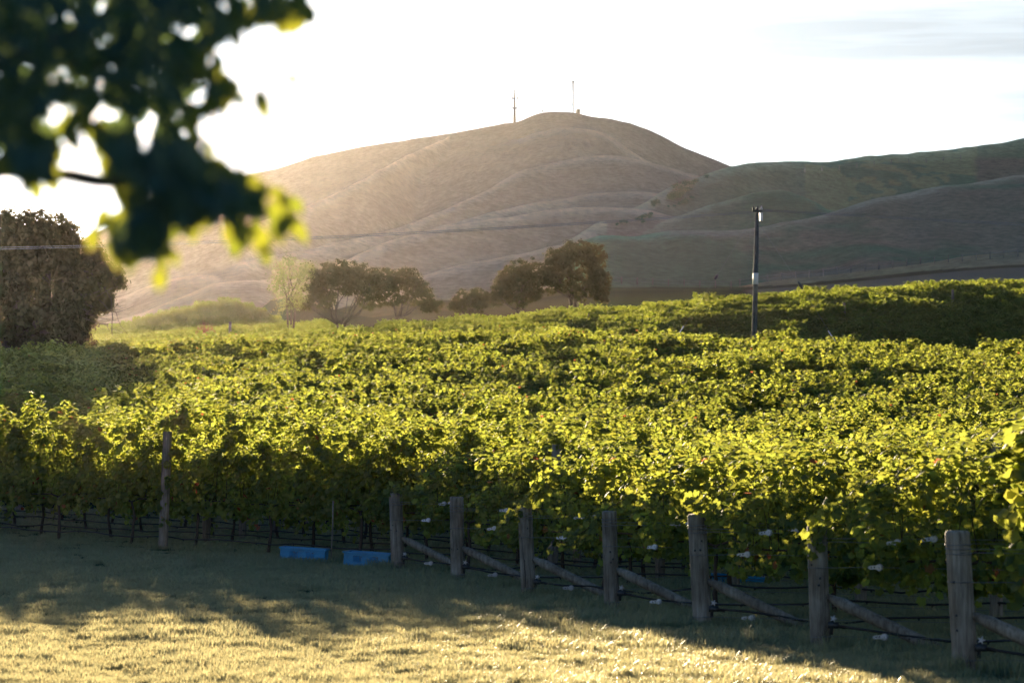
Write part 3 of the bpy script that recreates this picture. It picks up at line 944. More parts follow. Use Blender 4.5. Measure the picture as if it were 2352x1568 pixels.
e_lab = {1: 'end post with vine leaves lying over its top, leftmost of the braced posts',
         2: 'second end post from the left, bare top and dark stain round its middle',
         3: 'third end post from the left, split by a long vertical crack',
         4: 'middle one of seven end posts, rounded top clear of leaves',
         5: 'fifth end post from the left, green tinged brace, leaves draped on top',
         6: 'sixth end post from the left, a leafy shoot hanging over its top',
         7: 'largest and nearest of the braced end posts'}
end_posts = {}
for k in range(1, 9):
    o = row_origin(k)
    z = gz(o[0], o[1])
    e = empty('end_post', (o[0], o[1], z), RZROT)
    tag(e, e_lab.get(k, 'end post standing just outside the right edge'), 'post', 'braced end posts of the vine rows')
    end_posts[k] = e
    h, r = 1.2 + (.0, .03, -.02, .0, .02, -.01, .02, 0)[k - 1], (.108, .104, .100, .094, .104, .100, .112, .1)[k - 1]
    ln = (-.045, -.02, -.055, -.03, -.06, -.03, -.06, -.04)[k - 1]
    pm = link('post', post_mesh(h, r, seed=k, lean=(ln, 0)), e)
    if k in (3,):
        mb = MB(); mb.tube([(ln * .1 + .01, -r * .99, .12), (ln * .3 + .02, -r * .985, .3), (ln * .5 + .0, -r * .975, .55), (ln * .7 - .02, -r * .965, .78)], [.003, .007, .005, .002], 5)
        mb.build('crack', M_DARKM, e)
    for q, zz_ in enumerate((1.02, 1.065, 1.10)):
        mb = MB(); mb.tube([(ln * zz_ + math.cos(a) * (r + .001), math.sin(a) * (r + .001), zz_ + .004 * math.sin(a * 2 + q)) for a in np.linspace(0, 2 * math.pi, 17)], .0035, 4, cap=False)
        mb.build('wire_wrap', M_WIRE, e)
    for zz_ in (.78, .11):
        mb = MB(); mb.tube([(ln * zz_ + math.cos(a) * (r + .002), math.sin(a) * (r + .002), zz_) for a in np.linspace(0, 2 * math.pi, 17)], .0028, 4, cap=False)
        mb.build('wire_wrap', M_WIRE, e)
    # knots and stain
    mb = MB()
    for q in range(3):
        zz_ = random.uniform(.3, .95); a = random.uniform(-2.2, -.5)
        c = Vector((ln * zz_ + math.cos(a) * r * .985, math.sin(a) * r * .985, zz_))
        nn = Vector((math.cos(a), math.sin(a), 0))
        mb.tube([c - nn * .01, c + nn * .004], [.016, .009], 8)
    mb.build('knot', M_DARKM, e)
    # brace
    L_ = 1.62
    mb = MB()
    a0, a1 = Vector((.07, 0, .50)), Vector((L_, 0, -.12))
    n_ = 9
    pts = [a0.lerp(a1, q / (n_ - 1)) for q in range(n_)]
    rr = [.030, .060, .062, .061, .060, .060, .059, .058, .056]
    pts[1] = a0.lerp(a1, .10)
    mb.tube(pts, rr, 12)
    mb.build('brace', M_POST, e)
    # tensioners and wires
    for (tx, tz, gap) in ((.88, 1.045, .0), (1.15, 1.075, .0), (.62, .79, .0), (.66, .13, .0)):
        jx, jz = random.uniform(-.06, .06), random.uniform(-.012, .012)
        wt = link('wire_tensioner', TENS, e, loc=(tx + jx, -.13, tz + jz), rot=(random.uniform(-.25, .25), random.uniform(-.16, -.02), random.uniform(-.1, .1)))
        link('hole', HOLE, wt, loc=(.0, 0, .004)); link('hole', HOLE, wt, loc=(-.035, 0, 0))
        mb = MB(); mb.tube([(ln * tz + .06, -.10, tz - .01), (tx + jx - .07, -.13, tz + jz)], .0024, 4)
        mb.tube([(tx + jx + .03, -.13, tz + jz), (4.0, 0, tz + .02 if tz > .5 else .16), (14, 0, (tz if tz > .5 else .16))], .0024, 4)
        mb.build('wire', M_WIRE, e)

# drip hoses with a clip by each end post
for k in range(8, -8, -1):
    o = row_origin(k)
    t0 = .16 if k >= 1 else t_at(k, -330)
    t1 = t_at(k, 2640)
    ts = np.arange(t0, t1 + .4, .4)
    pts, ph = [], random.uniform(0, 6)
    for t in ts:
        p = o + U * t
        z = gz(p[0], p[1]) + .19 + .018 * math.sin(t * 3.9 + ph) + .008 * math.sin(t * 9.1)
        if k >= 1:
            z = z + .02 - .10 * math.exp(-((t - 1.6) / .9) ** 2)
        pts.append((p[0] - NRM[0] * .05, p[1] - NRM[1] * .05, z))
    base = Vector(pts[0])
    hs = empty('drip_hose', (base.x, base.y, base.z))
    mb = MB(); mb.tube([Vector(q) - base for q in pts], .0135, 6)
    mb.build('hose', M_HOSE, hs)
    em = MB()
    for j in range(0, len(pts), 2):
        q = Vector(pts[j]) - base
        em.tube([q + Vector((0, 0, -.03)), q + Vector((0, 0, .006))], .011, 5)
    em.build('dripper', M_HOSE, hs)
    if k >= 1:
        mb = MB()
        mb.box((0, -.0, .0), (.10, .05, .06)); mb.tube([(-.02, 0, -.09), (-.01, 0, .05)], .018, 6); mb.tube([(.0, -.02, 0), (.12, 0, -.02)], .020, 6)
        mb.build('fitting', M_DARKM, hs)
        mb = MB()
        for a in range(5):
            an = a * 1.2566; mb.tube([(.0, -.02, .065), (math.cos(an) * .034, -.02, .065 + math.sin(an) * .034)], [.012, .004], 4)
        mb.build('tap_handle', M_CLIP, hs)
        lab = 'black drip hose with white tap, %s' % row_phrase(k)
    else:
        lab = 'black drip hose of the %s' % row_phrase(k)
    tag(hs, lab, 'hose', 'drip hoses under the vines')

# intermediate posts
IP = [post_mesh(h_, .075, seed=50 + i, lean=(random.uniform(-.02, .02), 0)) for i, h_ in enumerate((1.95, 1.85, 2.05, 1.9))]
IPT = post_mesh(2.05, .085, seed=77, lean=(.035, 0))
first_t = {0: t_at(0, 380), -1: t_at(-1, 475), -2: t_at(-2, 558), -3: t_at(-3, 634), -4: t_at(-4, 700), 2: 4.5, 3: 4.8, 1: 4.7, 4: 4.9, 5: 4.8, 6: 4.7, 7: 4.8, 8: 4.7}
for k in range(8, -38, -1):
    o = row_origin(k)
    f0 = first_t.get(k)
    if f0 is None:
        f0 = t_at(-4, 700) + (k + 4) * .93
    lo, hi = (f0, t_at(k, 2450)) if k >= 1 else (t_at(k, -150), t_at(k, 2450))
    n0 = 0 if k >= 1 else math.ceil((lo - f0) / 8.0)
    t = f0 + n0 * 8.0
    while t < hi:
        p = o + U * t
        X = CX + FPX * p[0] / p[1]
        if p[1] < 142:
            m_ = IPT if k == 0 else random.choice(IP)
            pe = link('vine_post', m_, None, loc=(p[0], p[1] - (.26 if k == 0 else .0) - 0.0, gz(p[0], p[1])), rot=(0, 0, random.uniform(0, 6.28) if k != 0 else 0))
            if k == 0 and abs(t - f0) < .1: tag(pe, 'tall round post standing clear in front of the left vines, knot near its foot', 'post', 'round posts along the vine rows')
            else: tag(pe, 'round post in %s, %s' % (row_phrase(k).replace('starting at', 'of'), where(X, k, 'post')), 'post', 'round posts along the vine rows')
        t += 8.0
# posts on the far slope
for q_, (X, d, h_) in enumerate(((2187, 236, 2.9), (2190, 205, 2.5), (1938, 232, 2.6), (1900, 205, 2.5), (1510, 215, 2.4), (1350, 240, 2.4))):
    x = (X - CX) / FPX * d
    pe = link('slope_post', post_mesh(h_, .11, seed=int(X)), None, loc=(x, d - .6, gz(x, d)))
    tag(pe, 'pale weathered post on the shaded vine slope, ' + ('far right and higher up', 'far right and lower down', 'between power pole and right edge, upper', 'between power pole and right edge, lower', 'left of the power pole', 'below the tallest ridge tree')[q_], 'post', 'pale posts on the shaded vineyard slope')

# thin steel stake
st = MB(); xx, dd = P(760, 1200, 46.6)[0], 46.6
st.tube([(0, 0, 0), (.03, 0, .55), (.035, 0, 1.0)], .012, 6)
tag(st.build('stake', M_POST, None, loc=(xx, dd, gz(xx, dd))), 'thin grey stake standing between the two blue crates', 'stake')

# ------------------------------------------------------------------ crates
def crate(X, d, rz, label, dz=0.0):
    x = (X - CX) / FPX * d
    z = gz(x, d) + dz
    e = empty('crate', (x, d, z), rz)
    L, Wd, H, t = .72, .44, .22, .012
    e.location.z += .02
    def trap(mb, y0, y1, z0, z1, x0, x1, sgn):
        pass
    for nm, c, s in (('side_panel', (0, -Wd / 2, 0), 'x'), ('side_panel', (0, Wd / 2, 0), 'x'), ('end_panel', (-L / 2, 0, 0), 'y'), ('end_panel', (L / 2, 0, 0), 'y')):
        mb = MB()
        ln = L if s == 'x' else Wd
        # rails top and bottom, solid fields, slots between them
        def put(u0, u1, z0, z1, tt=t):
            if s == 'x': mb.box(((u0 + u1) / 2, c[1], (z0 + z1) / 2), (u1 - u0, tt, z1 - z0))
            else: mb.box((c[0], (u0 + u1) / 2, (z0 + z1) / 2), (tt, u1 - u0, z1 - z0))
        put(-ln / 2, ln / 2, 0, .06); put(-ln / 2, ln / 2, .17, H)
        groups = ((-.21, -.08), (.06, .19)) if s == 'x' else ((-.08, .08),)
        edges = [-ln / 2]
        for a, b in groups: edges += [a, b]
        edges.append(ln / 2)
        for q in range(0, len(edges), 2): put(edges[q], edges[q + 1], .06, .17)
        for a, b in groups:
            u = a + .012
            while u < b - .004:
                put(u, u + .010, .06, .17); u += .024
        mb.build(nm, M_CRATE, e, smooth=False)
    mb = MB()
    for sx in (-1, 1): mb.box((sx * (L / 2 + .012), 0, H - .012), (.030, Wd + .05, .026))
    for sy in (-1, 1):
        mb.box((0, sy * (Wd / 2 + .012), H - .012), (L + .01, .030, .026))
        mb.box((0, sy * (Wd / 2 + .010), H - .055), (L * .9, .014, .010))
    mb.build('rim', M_CRATE, e, smooth=False)
    mb = MB(); mb.box((0, 0, .012), (L - .014, Wd - .014, .012)); mb.build('base', M_CRATEIN, e, smooth=False)
    # stems and leaves left inside
    rng = np.random.default_rng(int(X))
    m = 60
    C = np.stack([rng.uniform(-L / 2 + .05, L / 2 - .05, m), rng.uniform(-Wd / 2 + .05, Wd / 2 - .05, m), rng.uniform(.14, .19, m)], 1)
    vv, ff, kk = leaves_np(C, rng.normal(0, .5, (m, 3)) + (0, 0, 1), rng.normal(0, 1, (m, 3)), rng.uniform(.05, .09, m), 'oval')
    link('contents', np_mesh('contents', vv, ff, M_DEBRIS), e)
    tag(e, label, 'crate', 'blue picking crates')
    e.rotation_euler = (0, R(3.5), rz)
    return e
crate(699, 46.2, R(-4), 'blue plastic picking crate, left one of the two on the grass')
crate(848, 45.2, R(-10), 'blue plastic picking crate right beside the first end post')
crate(1692, 40.6, R(-4), 'blue crate half hidden under the vines behind the fifth end post', dz=-.10)

# ------------------------------------------------------------------ grass
def grass_mesh(name, seed, n, rad, hmin, hmax, w=.006, flat=.45):
    rng = np.random.default_rng(seed)
    a = rng.uniform(0, 6.283, n); r = rad * np.sqrt(rng.uniform(0, 1, n))
    bx, by = np.cos(a) * r, np.sin(a) * r
    h = rng.uniform(hmin, hmax, n); an = rng.uniform(0, 6.283, n)
    lean = rng.uniform(.1, flat * 2, n) * h
    dx, dy = np.cos(an), np.sin(an)
    px, py = -dy * w / 2, dx * w / 2
    px = px * rng.uniform(.7, 1.4, n); py = py * rng.uniform(.7, 1.4, n)
    z0 = -.012
    v = np.stack([
        np.stack([bx - px, by - py, np.full(n, z0)], 1), np.stack([bx + px, by + py, np.full(n, z0)], 1),
        np.stack([bx + dx * lean * .35 - px, by + dy * lean * .35 - py, h * .6], 1), np.stack([bx + dx * lean * .35 + px, by + dy * lean * .35 + py, h * .6], 1),
        np.stack([bx + dx * lean, by + dy * lean, h * .95], 1)], 1).reshape(-1, 3)
    b = (np.arange(n) * 5)[:, None]
    f = np.concatenate([b + np.array([0, 1, 3]), b + np.array([0, 3, 2]), b + np.array([2, 3, 4])])
    t = np.repeat(rng.uniform(0, .8, n), 5)
    return np_mesh(name, v, f, M_GRASS, {'tint': ('FLOAT', t)})
GS = [grass_mesh('tuft', 500 + i, 260, .26, .025, .075) for i in range(5)] + [grass_mesh('tuft', 520 + i, 120, .20, .05, .13, .007) for i in range(3)]
GT = [grass_mesh('tall_tuft', 540 + i, 90, .16, .10, .28, .008, .3) for i in range(4)]
def scatter(dlo, dhi, dens, half, rng):
    out = []
    d = rng.uniform(dlo, dhi, int((dhi - dlo) * 2 * half(dhi) * dens))
    x = rng.uniform(-half(dhi), half(dhi), len(d))
    keep = np.abs(x) < np.array([half(q) for q in d])
    return x[keep], d[keep]
half = lambda d: .19 * d + 1.0
rng = np.random.default_rng(5)
gp = []
for (lo, hi, dens) in ((19, 33, 26), (33, 48, 18), (48, 66, 8)):
    x, d = scatter(lo, hi, dens, half, rng)
    z = ground_z(x, d)
    # mower tracks: shorter grass in two bands along the headland
    nv = noise2(x, d, 61, 3, .5)
    hl = ((x + 1.79) * -3.37 - (d - 44.6) * .95) / 3.501    # distance to the post line
    sc = 1.0 + .30 * nv
    for c_ in (3.1, 4.7, 6.9, 8.4):
        sc = sc * (1 - .30 * np.exp(-((hl - c_ + .25 * noise2(x, d, 71, 2, .12)) / .33) ** 2))
    kx = np.where(rng.uniform(0, 1, len(x)) < .16 + .25 * (nv > .2), rng.integers(5, 8, len(x)), rng.integers(0, 5, len(x)))
    gp.append(np.stack([x, d, z, rng.uniform(0, 6.28, len(x)), np.clip(sc, .4, 1.5), kx], 1))
gp = np.concatenate(gp)
tag(instancer('grass', gp, GS), 'dewy mown grass of the headland and between the vines', 'grass', kind='stuff')
# longer grass round post feet and along the vine line
tp = []
for k in range(8, -3, -1):
    o = row_origin(k)
    if k >= 1:
        for q in range(20):
            t = random.gauss(.5, .8); s_ = random.gauss(-.15, .3)
            p = o + U * t + NRM * s_
            tp.append((p[0], p[1], 0, random.uniform(0, 6.28), random.uniform(.35, .85), random.randrange(4)))
    for t in np.arange(0 if k >= 1 else t_at(k, -200), t_at(k, 2500), .34):
        p = o + U * (t + random.uniform(-.15, .15)) + NRM * random.gauss(-.12, .16)
        tp.append((p[0], p[1], 0, random.uniform(0, 6.28), random.uniform(.25, .62), random.randrange(4)))
for q in range(420):
    dq = random.uniform(21, 44); xq = random.uniform(-.2, .2) * dq
    tp.append((xq, dq, 0, random.uniform(0, 6.28), random.uniform(.22, .5), random.randrange(4)))
tp = np.array(tp); tp[:, 2] = ground_z(tp[:, 0], tp[:, 1])
tag(instancer('long_grass', tp, GT), 'longer unmown grass round the post feet and under the vines', 'grass', kind='stuff')

# ------------------------------------------------------------------ trees
def rand_dirs(n, rng):
    v = rng.normal(0, 1, (n, 3)); return v / np.linalg.norm(v, axis=1, keepdims=True)

def crown_leaves(lobes, n, size, rng, clump=.22, per=14, kind='quad', hang=.0, shell=.62):
    """lobes: list of (cx,cy,cz, rx,ry,rz, weight)"""
    W_ = np.array([l[6] for l in lobes]); W_ = W_ / W_.sum()
    nc = max(1, n // per)
    li = rng.choice(len(lobes), nc, p=W_)
    Lb = np.array([l[:6] for l in lobes])[li]
    d = rand_dirs(nc, rng)
    rr = shell + (1 - shell) * rng.uniform(0, 1, nc) ** .6
    inner = rng.uniform(0, 1, nc) < .32
    rr = np.where(inner, rng.uniform(.2, .7, nc), rr)
    rr = rr * (1 + .22 * noise2(d[:, 0] * 2.3 + li, d[:, 2] * 2.3 + d[:, 1], 77, 3))
    cc = Lb[:, :3] + d * Lb[:, 3:6] * rr[:, None]
    cs = clump * Lb[:, 3].mean() * rng.uniform(.5, 1.3, nc)
    C = np.repeat(cc, per, 0) + rng.normal(0, 1, (nc * per, 3)) * np.repeat(cs, per)[:, None] * np.array((1, 1, .6 + hang))
    N = np.repeat(d, per, 0) * .8 + (C - np.repeat(cc, per, 0)) / (np.repeat(cs, per)[:, None] + 1e-6) * .5 + rng.normal(0, .45, (nc * per, 3)) + (0, 0, .3)
    T = rng.normal(0, .8, (nc * per, 3)) + (0, 0, -hang * 2)
    S = size * rng.uniform(.6, 1.4, nc * per)
    vv, ff, k = leaves_np(C, N, T, S, kind)
    tint = np.repeat(np.clip(.45 + .35 * noise2(C[:, 0] * .9, C[:, 2] * .9 + C[:, 1], 3, 2) + rng.normal(0, .12, len(C)), 0, .8), k)
    return vv, ff, tint, cc

def limb_path(a, b, rng, n=6, wob=.08, sag=.12):
    a, b = np.array(a, float), np.array(b, float)
    L = np.linalg.norm(b - a)
    pts = []
    w1, w2 = rng.normal(0, wob, 3) * L, rng.normal(0, wob * .6, 3) * L
    for i in range(n):
        q = i / (n - 1)
        p = a + (b - a) * q
        p = p + w1 * math.sin(q * math.pi) + w2 * math.sin(q * 2 * math.pi)
        p[2] -= sag * L * math.sin(q * math.pi) * .5
        pts.append(p)
    return pts

def tree(name, X, d, Ybase, lobes_px, n, size, lmat, label, cat='tree', group=None, trunks=1, tr=.22, per=14, clump=.22, seed=1, hang=0., zdrop=0.0, twig=40, sub=3, kind='quad', shell=.62, depth=.8, fork=.3):
    """lobes_px: (X, Y, radius px horiz, radius px vert, weight) in picture units at distance d"""
    rng = np.random.default_rng(seed)
    b = P(X, Ybase, d)
    g = gz(b[0], d)
    base = np.array((b[0], d, g))
    s = d / FPX
    lobes = []
    for (lx, ly, rx, rz_, w) in lobes_px:
        c = P(lx, ly, d) - base
        lobes.append((c[0], rng.uniform(-.25, .25) * rx * s, c[2], rx * s * 1.06, rx * s * depth, rz_ * s * 1.14, w))
    e = empty(name, tuple(base))
    tag(e, label, cat, group)
    vv, ff, tint, cc = crown_leaves(lobes, n, size, rng, clump=clump, per=per, hang=hang, kind=kind, shell=shell)
    link('crown', np_mesh('crown', vv, ff, lmat, {'tint': ('FLOAT', tint)}), e)
    mb = MB()
    zc = min(l[2] - l[5] for l in lobes); zt = max(l[2] for l in lobes)
    fk = max(.3, zt * fork)
    for t in range(trunks):
        ox = (t - (trunks - 1) / 2) * tr * 2.2
        pts = [(ox, 0, -.3), (ox * 1.1 + rng.normal(0, tr * .2), 0, fk * .5), (ox * 1.5 + rng.normal(0, tr * .4), rng.normal(0, tr * .3), fk)]
        mb.tube(pts, [tr * 1.25, tr, tr * .85], 9)
        mine = [l for i, l in enumerate(lobes) if i % trunks == t]
        for l in mine:
            pth = limb_path(pts[-1], (l[0], l[1], l[2] + l[5] * .2), rng)
            mb.tube(pth, list(np.linspace(tr * .62, tr * .14, len(pth))), 7)
            for q in range(sub):
                st_ = pth[rng.integers(1, 5)]
                dr = rand_dirs(1, rng)[0]; dr[2] = abs(dr[2]) * .7
                tgt = np.array(l[:3]) + dr * np.array(l[3:6]) * .9
                p2 = limb_path(st_, tgt, rng, 5)
                mb.tube(p2, list(np.linspace(tr * .30, tr * .05, 5)), 5)
    for q in range(twig):
        c0 = cc[rng.integers(len(cc))]
        l = lobes[int(np.argmin([np.linalg.norm(np.array(l[:3]) - c0) for l in lobes]))]
        a = np.array(l[:3]) * .5 + c0 * .5
        mb.tube(limb_path(a, c0 * 1.0, rng, 4), [tr * .12, tr * .09, tr * .06, tr * .03], 4)
    mb.build('trunk', M_BARK, e)
    return e, base, lobes

# big dark conifer at the left
tree('conifer_tree', 60, 150, 815,
     [(-60, 610, 150, 110, 3), (60, 590, 120, 95, 3), (135, 565, 56, 60, 1), (100, 540, 90, 42, 1.4), (10, 545, 90, 48, 1.4), (190, 660, 70, 70, 1.6), (240, 638, 46, 30, 1.0), (222, 690, 34, 26, .5),
      (60, 720, 140, 70, 3), (150, 740, 56, 48, 1.3), (-120, 680, 130, 120, 2), (60, 785, 150, 30, 1.4), (205, 600, 34, 42, .6), (-160, 560, 90, 60, 1)],
     76000, .25, M_CONIFER, 'huge dark spreading conifer with a broad domed crown behind the shaded vines', trunks=1, tr=.5, per=30, clump=.058, seed=3, hang=.45, twig=60, sub=1, shell=.62, fork=.25)
# bare twigs sticking out of its right side
c_ = P(190, 700, 149.3)
e = empty('dead_branch', (float(c_[0]), float(c_[1]), float(c_[2])))
mb = MB()
rg = np.random.default_rng(9)
for q in range(9):
    b_ = P(235 + rg.uniform(0, 60), 640 + q * 16 + rg.uniform(-10, 10), 149.3) - c_
    pth = limb_path((rg.normal(0, .2), 0, rg.normal(0, .8)), b_, rg, 6, .12)
    mb.tube(pth, [.05, .04, .03, .025, .018, .01], 4)
    for w in range(4):
        s0 = pth[rg.integers(2, 6)]
        mb.tube(limb_path(s0, s0 + np.array((rg.uniform(.1, .7), rg.normal(0, .2), rg.normal(0, .4))), rg, 4, .1), [.016, .012, .01, .006], 3)
me_db = mb.mesh('dead_branch', M_BARK)
bpy.data.objects.remove(e)
o_ = link('dead_branch', me_db, None, loc=tuple(map(float, c_)))
tag(o_, 'bare dead branches sticking out of the right side of the big conifer', 'branch')

G1 = 'trees behind the vineyard ridge'
tree('slender_tree', 668, 335, 752, [(650, 625, 26, 28, 1), (690, 632, 26, 34, 1), (640, 660, 22, 22, .8), (668, 600, 16, 16, .5), (705, 615, 16, 18, .5), (680, 680, 30, 22, .8), (655, 700, 24, 18, .4)],
     2600, .26, M_PALE, 'slender pale airy tree with thin bare stems, leftmost of the ridge trees', group=G1, trunks=3, tr=.13, per=7, clump=.28, seed=12, twig=40, fork=.42)
tree('round_tree', 785, 338, 748, [(770, 640, 62, 38, 2.4), (725, 660, 36, 40, 1), (820, 642, 50, 38, 2), (860, 655, 26, 34, .9), (740, 690, 34, 20, .6), (850, 690, 30, 18, .4), (700, 700, 16, 18, .2)],
     15000, .34, M_GUM, 'dense brown green tree with a wide rounded crown, next to the pale slender tree', group=G1, trunks=2, tr=.24, per=26, clump=.095, seed=13, fork=.22)
tree('open_tree', 915, 336, 740, [(905, 640, 40, 26, 1.4), (940, 645, 38, 26, 1.3), (965, 672, 34, 24, 1.1), (990, 700, 28, 16, .7), (890, 672, 26, 26, .8), (925, 690, 30, 18, .4)],
     7500, .33, M_GUM, 'open branched tree with visible limbs sloping down to the right', group=G1, trunks=2, tr=.17, per=22, clump=.12, seed=14, fork=.28)
tree('low_tree', 1080, 342, 728, [(1062, 690, 24, 22, 1), (1095, 686, 26, 22, 1), (1115, 700, 20, 16, .6), (1045, 705, 14, 12, .4)],
     4600, .32, M_GUM, 'low russet tree, smallest of the ridge trees', group=G1, trunks=1, tr=.16, per=22, clump=.12, seed=15)
tree('rounded_tree', 1195, 342, 722, [(1190, 635, 42, 34, 1.8), (1160, 660, 30, 32, 1.1), (1225, 640, 30, 40, 1.3), (1200, 680, 44, 22, 1), (1140, 685, 20, 18, .4)],
     12500, .34, M_GUM, 'rounded dark tree between the low russet tree and the tallest one', group=G1, trunks=2, tr=.22, per=26, clump=.10, seed=16, fork=.24)
tree('tall_gum_tree', 1322, 340, 712, [(1320, 588, 44, 36, 1.8), (1280, 600, 30, 30, 1.1), (1365, 600, 28, 40, 1.1), (1375, 645, 26, 30, 1), (1300, 640, 46, 30, 1.3), (1345, 660, 46, 26, 1), (1262, 640, 26, 30, .8), (1380, 680, 18, 16, .4)],
     17000, .34, M_GUM, 'tallest ridge tree with an uneven crown and several pale stems', group=G1, trunks=3, tr=.2, per=26, clump=.10, seed=17, hang=.25, fork=.3)

# bare reddish shrub
b = P(472, 776, 318)
e = empty('red_shrub', (float(b[0]), 318.0, gz(b[0], 318) + 0.0))
mb = MB(); rg = np.random.default_rng(4)
zb_ = float(P(472, 778, 318)[2]) - e.location.z
for q in range(90):
    a = rg.uniform(0, 6.28); sp = rg.uniform(.2, 1.25)
    tip = (math.cos(a) * sp, math.sin(a) * sp, zb_ + rg.uniform(.8, 2.0) * (1.2 - .35 * sp))
    mb.tube(limb_path((0, 0, 0), tip, rg, 4, .1, -.2), [.03, .022, .018, .01], 3)
mb.build('stems', M_RED, e)
tag(e, 'leafless reddish shrub at the far edge of the flat vineyard', 'shrub')

# shrubs on the hillside
rg = np.random.default_rng(8)
sh = [(1432, 510, 8), (1418, 516, 5), (1470, 500, 9), (1484, 492, 11), (1496, 487, 6), (1478, 507, 6), (1507, 459, 12), (1500, 466, 7), (1540, 452, 11), (1550, 446, 13), (1560, 440, 12), (1572, 432, 10), (1585, 430, 8), (1556, 425, 12), (1575, 418, 10), (1600, 412, 8),
      (1575, 458, 9), (1567, 462, 8), (1590, 452, 6), (1550, 470, 4), (1561, 467, 4), (1623, 404, 8), (1590, 418, 9), (1536, 473, 4)]
sh_rank = sorted(Y + X / 1e4 for X, Y, r_ in sh)
def shrub_mesh(seed):
    rng_ = np.random.default_rng(seed)
    vv, ff, tint, cc = crown_leaves([(0, 0, .45, .62, .6, .5, 2), (.45, 0, .35, .45, .45, .38, 1), (-.4, .1, .3, .42, .4, .35, 1)], 700, .13, rng_, per=8, clump=.14)
    return np_mesh('hill_shrub', vv, ff, M_TREEDARK, {'tint': ('FLOAT', tint)})
SHM = [shrub_mesh(i) for i in range(5)]
def ray_hill(X, Y, lo=600, hi=1500):
    Dq = np.arange(lo, hi, 2.0)
    x = (X - CX) / FPX * Dq
    z = far_z(x, Dq)
    yy = np.array([float(zrel(Y, q)) for q in Dq])
    hit = np.where(z >= yy)[0]
    return float(Dq[hit[0]]) if len(hit) else None
for (X, Y, r_) in sh:
    D = ray_hill(X, Y + r_ * .5)
    if D is None: continue
    x, z = hill_z(X, D)
    s = r_ * D / FPX * 1.6
    o_ = link('hill_shrub', random.choice(SHM), None, loc=(x, D, z - .1 * s), rot=(0, 0, random.uniform(0, 6)), scale=(s, s, s * random.uniform(.8, 1.05)))
    tag(o_, '%s highest of the dark shrubs on the spur of the right hill' % WORDS[sh_rank.index(Y + X / 1e4)], 'shrub', 'dark shrubs on the hillside spur')

# ------------------------------------------------------------------ masts on the hill top
def hill_top(X):
    best = None
    for D in np.arange(1300, 1460, 4.0):
        x, z = hill_z(X, D)
        ang = (z - EYE) / D
        if best is None or ang > best[0]: best = (ang, D, x, z)
    return best[1:]
def px(n, D): return n * D / FPX
D, x, z = hill_top(1182)
e = empty('telecom_pole', (x, D, z))
tag(e, 'dark tapered telecom pole with panel antennas on the hill crest', 'mast')
H = px(70, D)
mb = MB(); mb.tube([(0, 0, -1), (0, 0, H * .55), (0, 0, H * .98)], [.75, .55, .35], 8); mb.build('pole', M_DARKM, e)
mb = MB(); mb.tube([(0, 0, H * .95), (0, 0, H * 1.08)], [.3, .28], 8); mb.build('omni_antenna', M_DARKM, e)
for i in range(3):
    a = R(20 + 120 * i)
    mb = MB(); cx_, cy_ = math.cos(a) * px(8, D) * .95, math.sin(a) * px(8, D) * .95
    mb.box((cx_, cy_, H * .80), (.5, .5, H * .13), a)
    mb.tube([(0, 0, H * .80), (cx_, cy_, H * .80)], .09, 5)
    mb.build('panel_antenna', M_DARKM, e)
for i in range(2):
    mb = MB(); sx = (-1, 1)[i] * px(4.5, D)
    mb.tube([(sx, -.1, H * .47), (sx, .25, H * .47)], [.5, .42], 10); mb.tube([(0, 0, H * .47), (sx, 0, H * .47)], .09, 5)
    mb.build('dish', M_DARKM, e)
D, x, z = hill_top(1317)
e = empty('lattice_mast', (x, D, z))
tag(e, 'thin lattice radio mast on the summit beside the hut', 'mast')
H = px(73, D)
for i in range(3):
    a = R(30 + 120 * i)
    mb = MB(); mb.tube([(math.cos(a) * .45, math.sin(a) * .45, -1), (math.cos(a) * .35, math.sin(a) * .35, H)], .13, 4); mb.build('leg', M_STEEL, e)
mb = MB()
for j in range(26):
    z0, z1 = H * j / 26, H * (j + 1) / 26
    for i in range(3):
        a, b2 = R(30 + 120 * i), R(30 + 120 * (i + 1))
        mb.tube([(math.cos(a) * .42, math.sin(a) * .42, z0), (math.cos(b2) * .42, math.sin(b2) * .42, z1)], .04, 3)
mb.build('bracing', M_STEEL, e)
for i in range(3):
    mb = MB(); mb.box(((i - 1) * .62, 0, H * 1.0), (.3, .3, H * .085)); mb.tube([((i - 1) * .62, 0, H * .96), (0, 0, H * .93)], .07, 4); mb.build('panel_antenna', M_DARKM, e)
mb = MB(); mb.tube([(-.1, -.5, H * .25), (-.1, -.2, H * .25)], [.5, .45], 9); mb.build('dish', M_STEEL, e)
D, x, z = hill_top(1328)
e = empty('hut', (x, D - 2, z - .2))
tag(e, 'small square grey hut on the summit', 'hut')
mb = MB(); mb.box((0, 0, .8), (2.2, 2.2, 2.2)); mb.build('wall', simple_mat('hut_wall', (.22, .24, .22), .7), e, smooth=False)
mb = MB(); mb.box((0, 0, 1.96), (2.5, 2.5, .1)); mb.build('roof', M_STEEL, e, smooth=False)
mb = MB(); mb.box((.4, -1.12, .65), (.8, .03, 1.8)); mb.build('door', M_DARKM, e, smooth=False)
D, x, z = hill_top(1027)
e = empty('small_mast', (x, D - 1, z))
tag(e, 'tiny thin mast on the left shoulder of the hill', 'mast')
mb = MB(); mb.tube([(0, 0, -.5), (0, 0, px(21, D))], .11, 5); mb.build('pole', M_STEEL, e)
mb = MB(); mb.box((0, 0, px(14, D)), (.55, .4, .8)); mb.build('equipment_box', M_DARKM, e)
D, x, z = hill_top(1247)
e = empty('weather_station', (x, D - 1, z))
tag(e, 'low fenced equipment with a short mast left of the summit', 'mast')
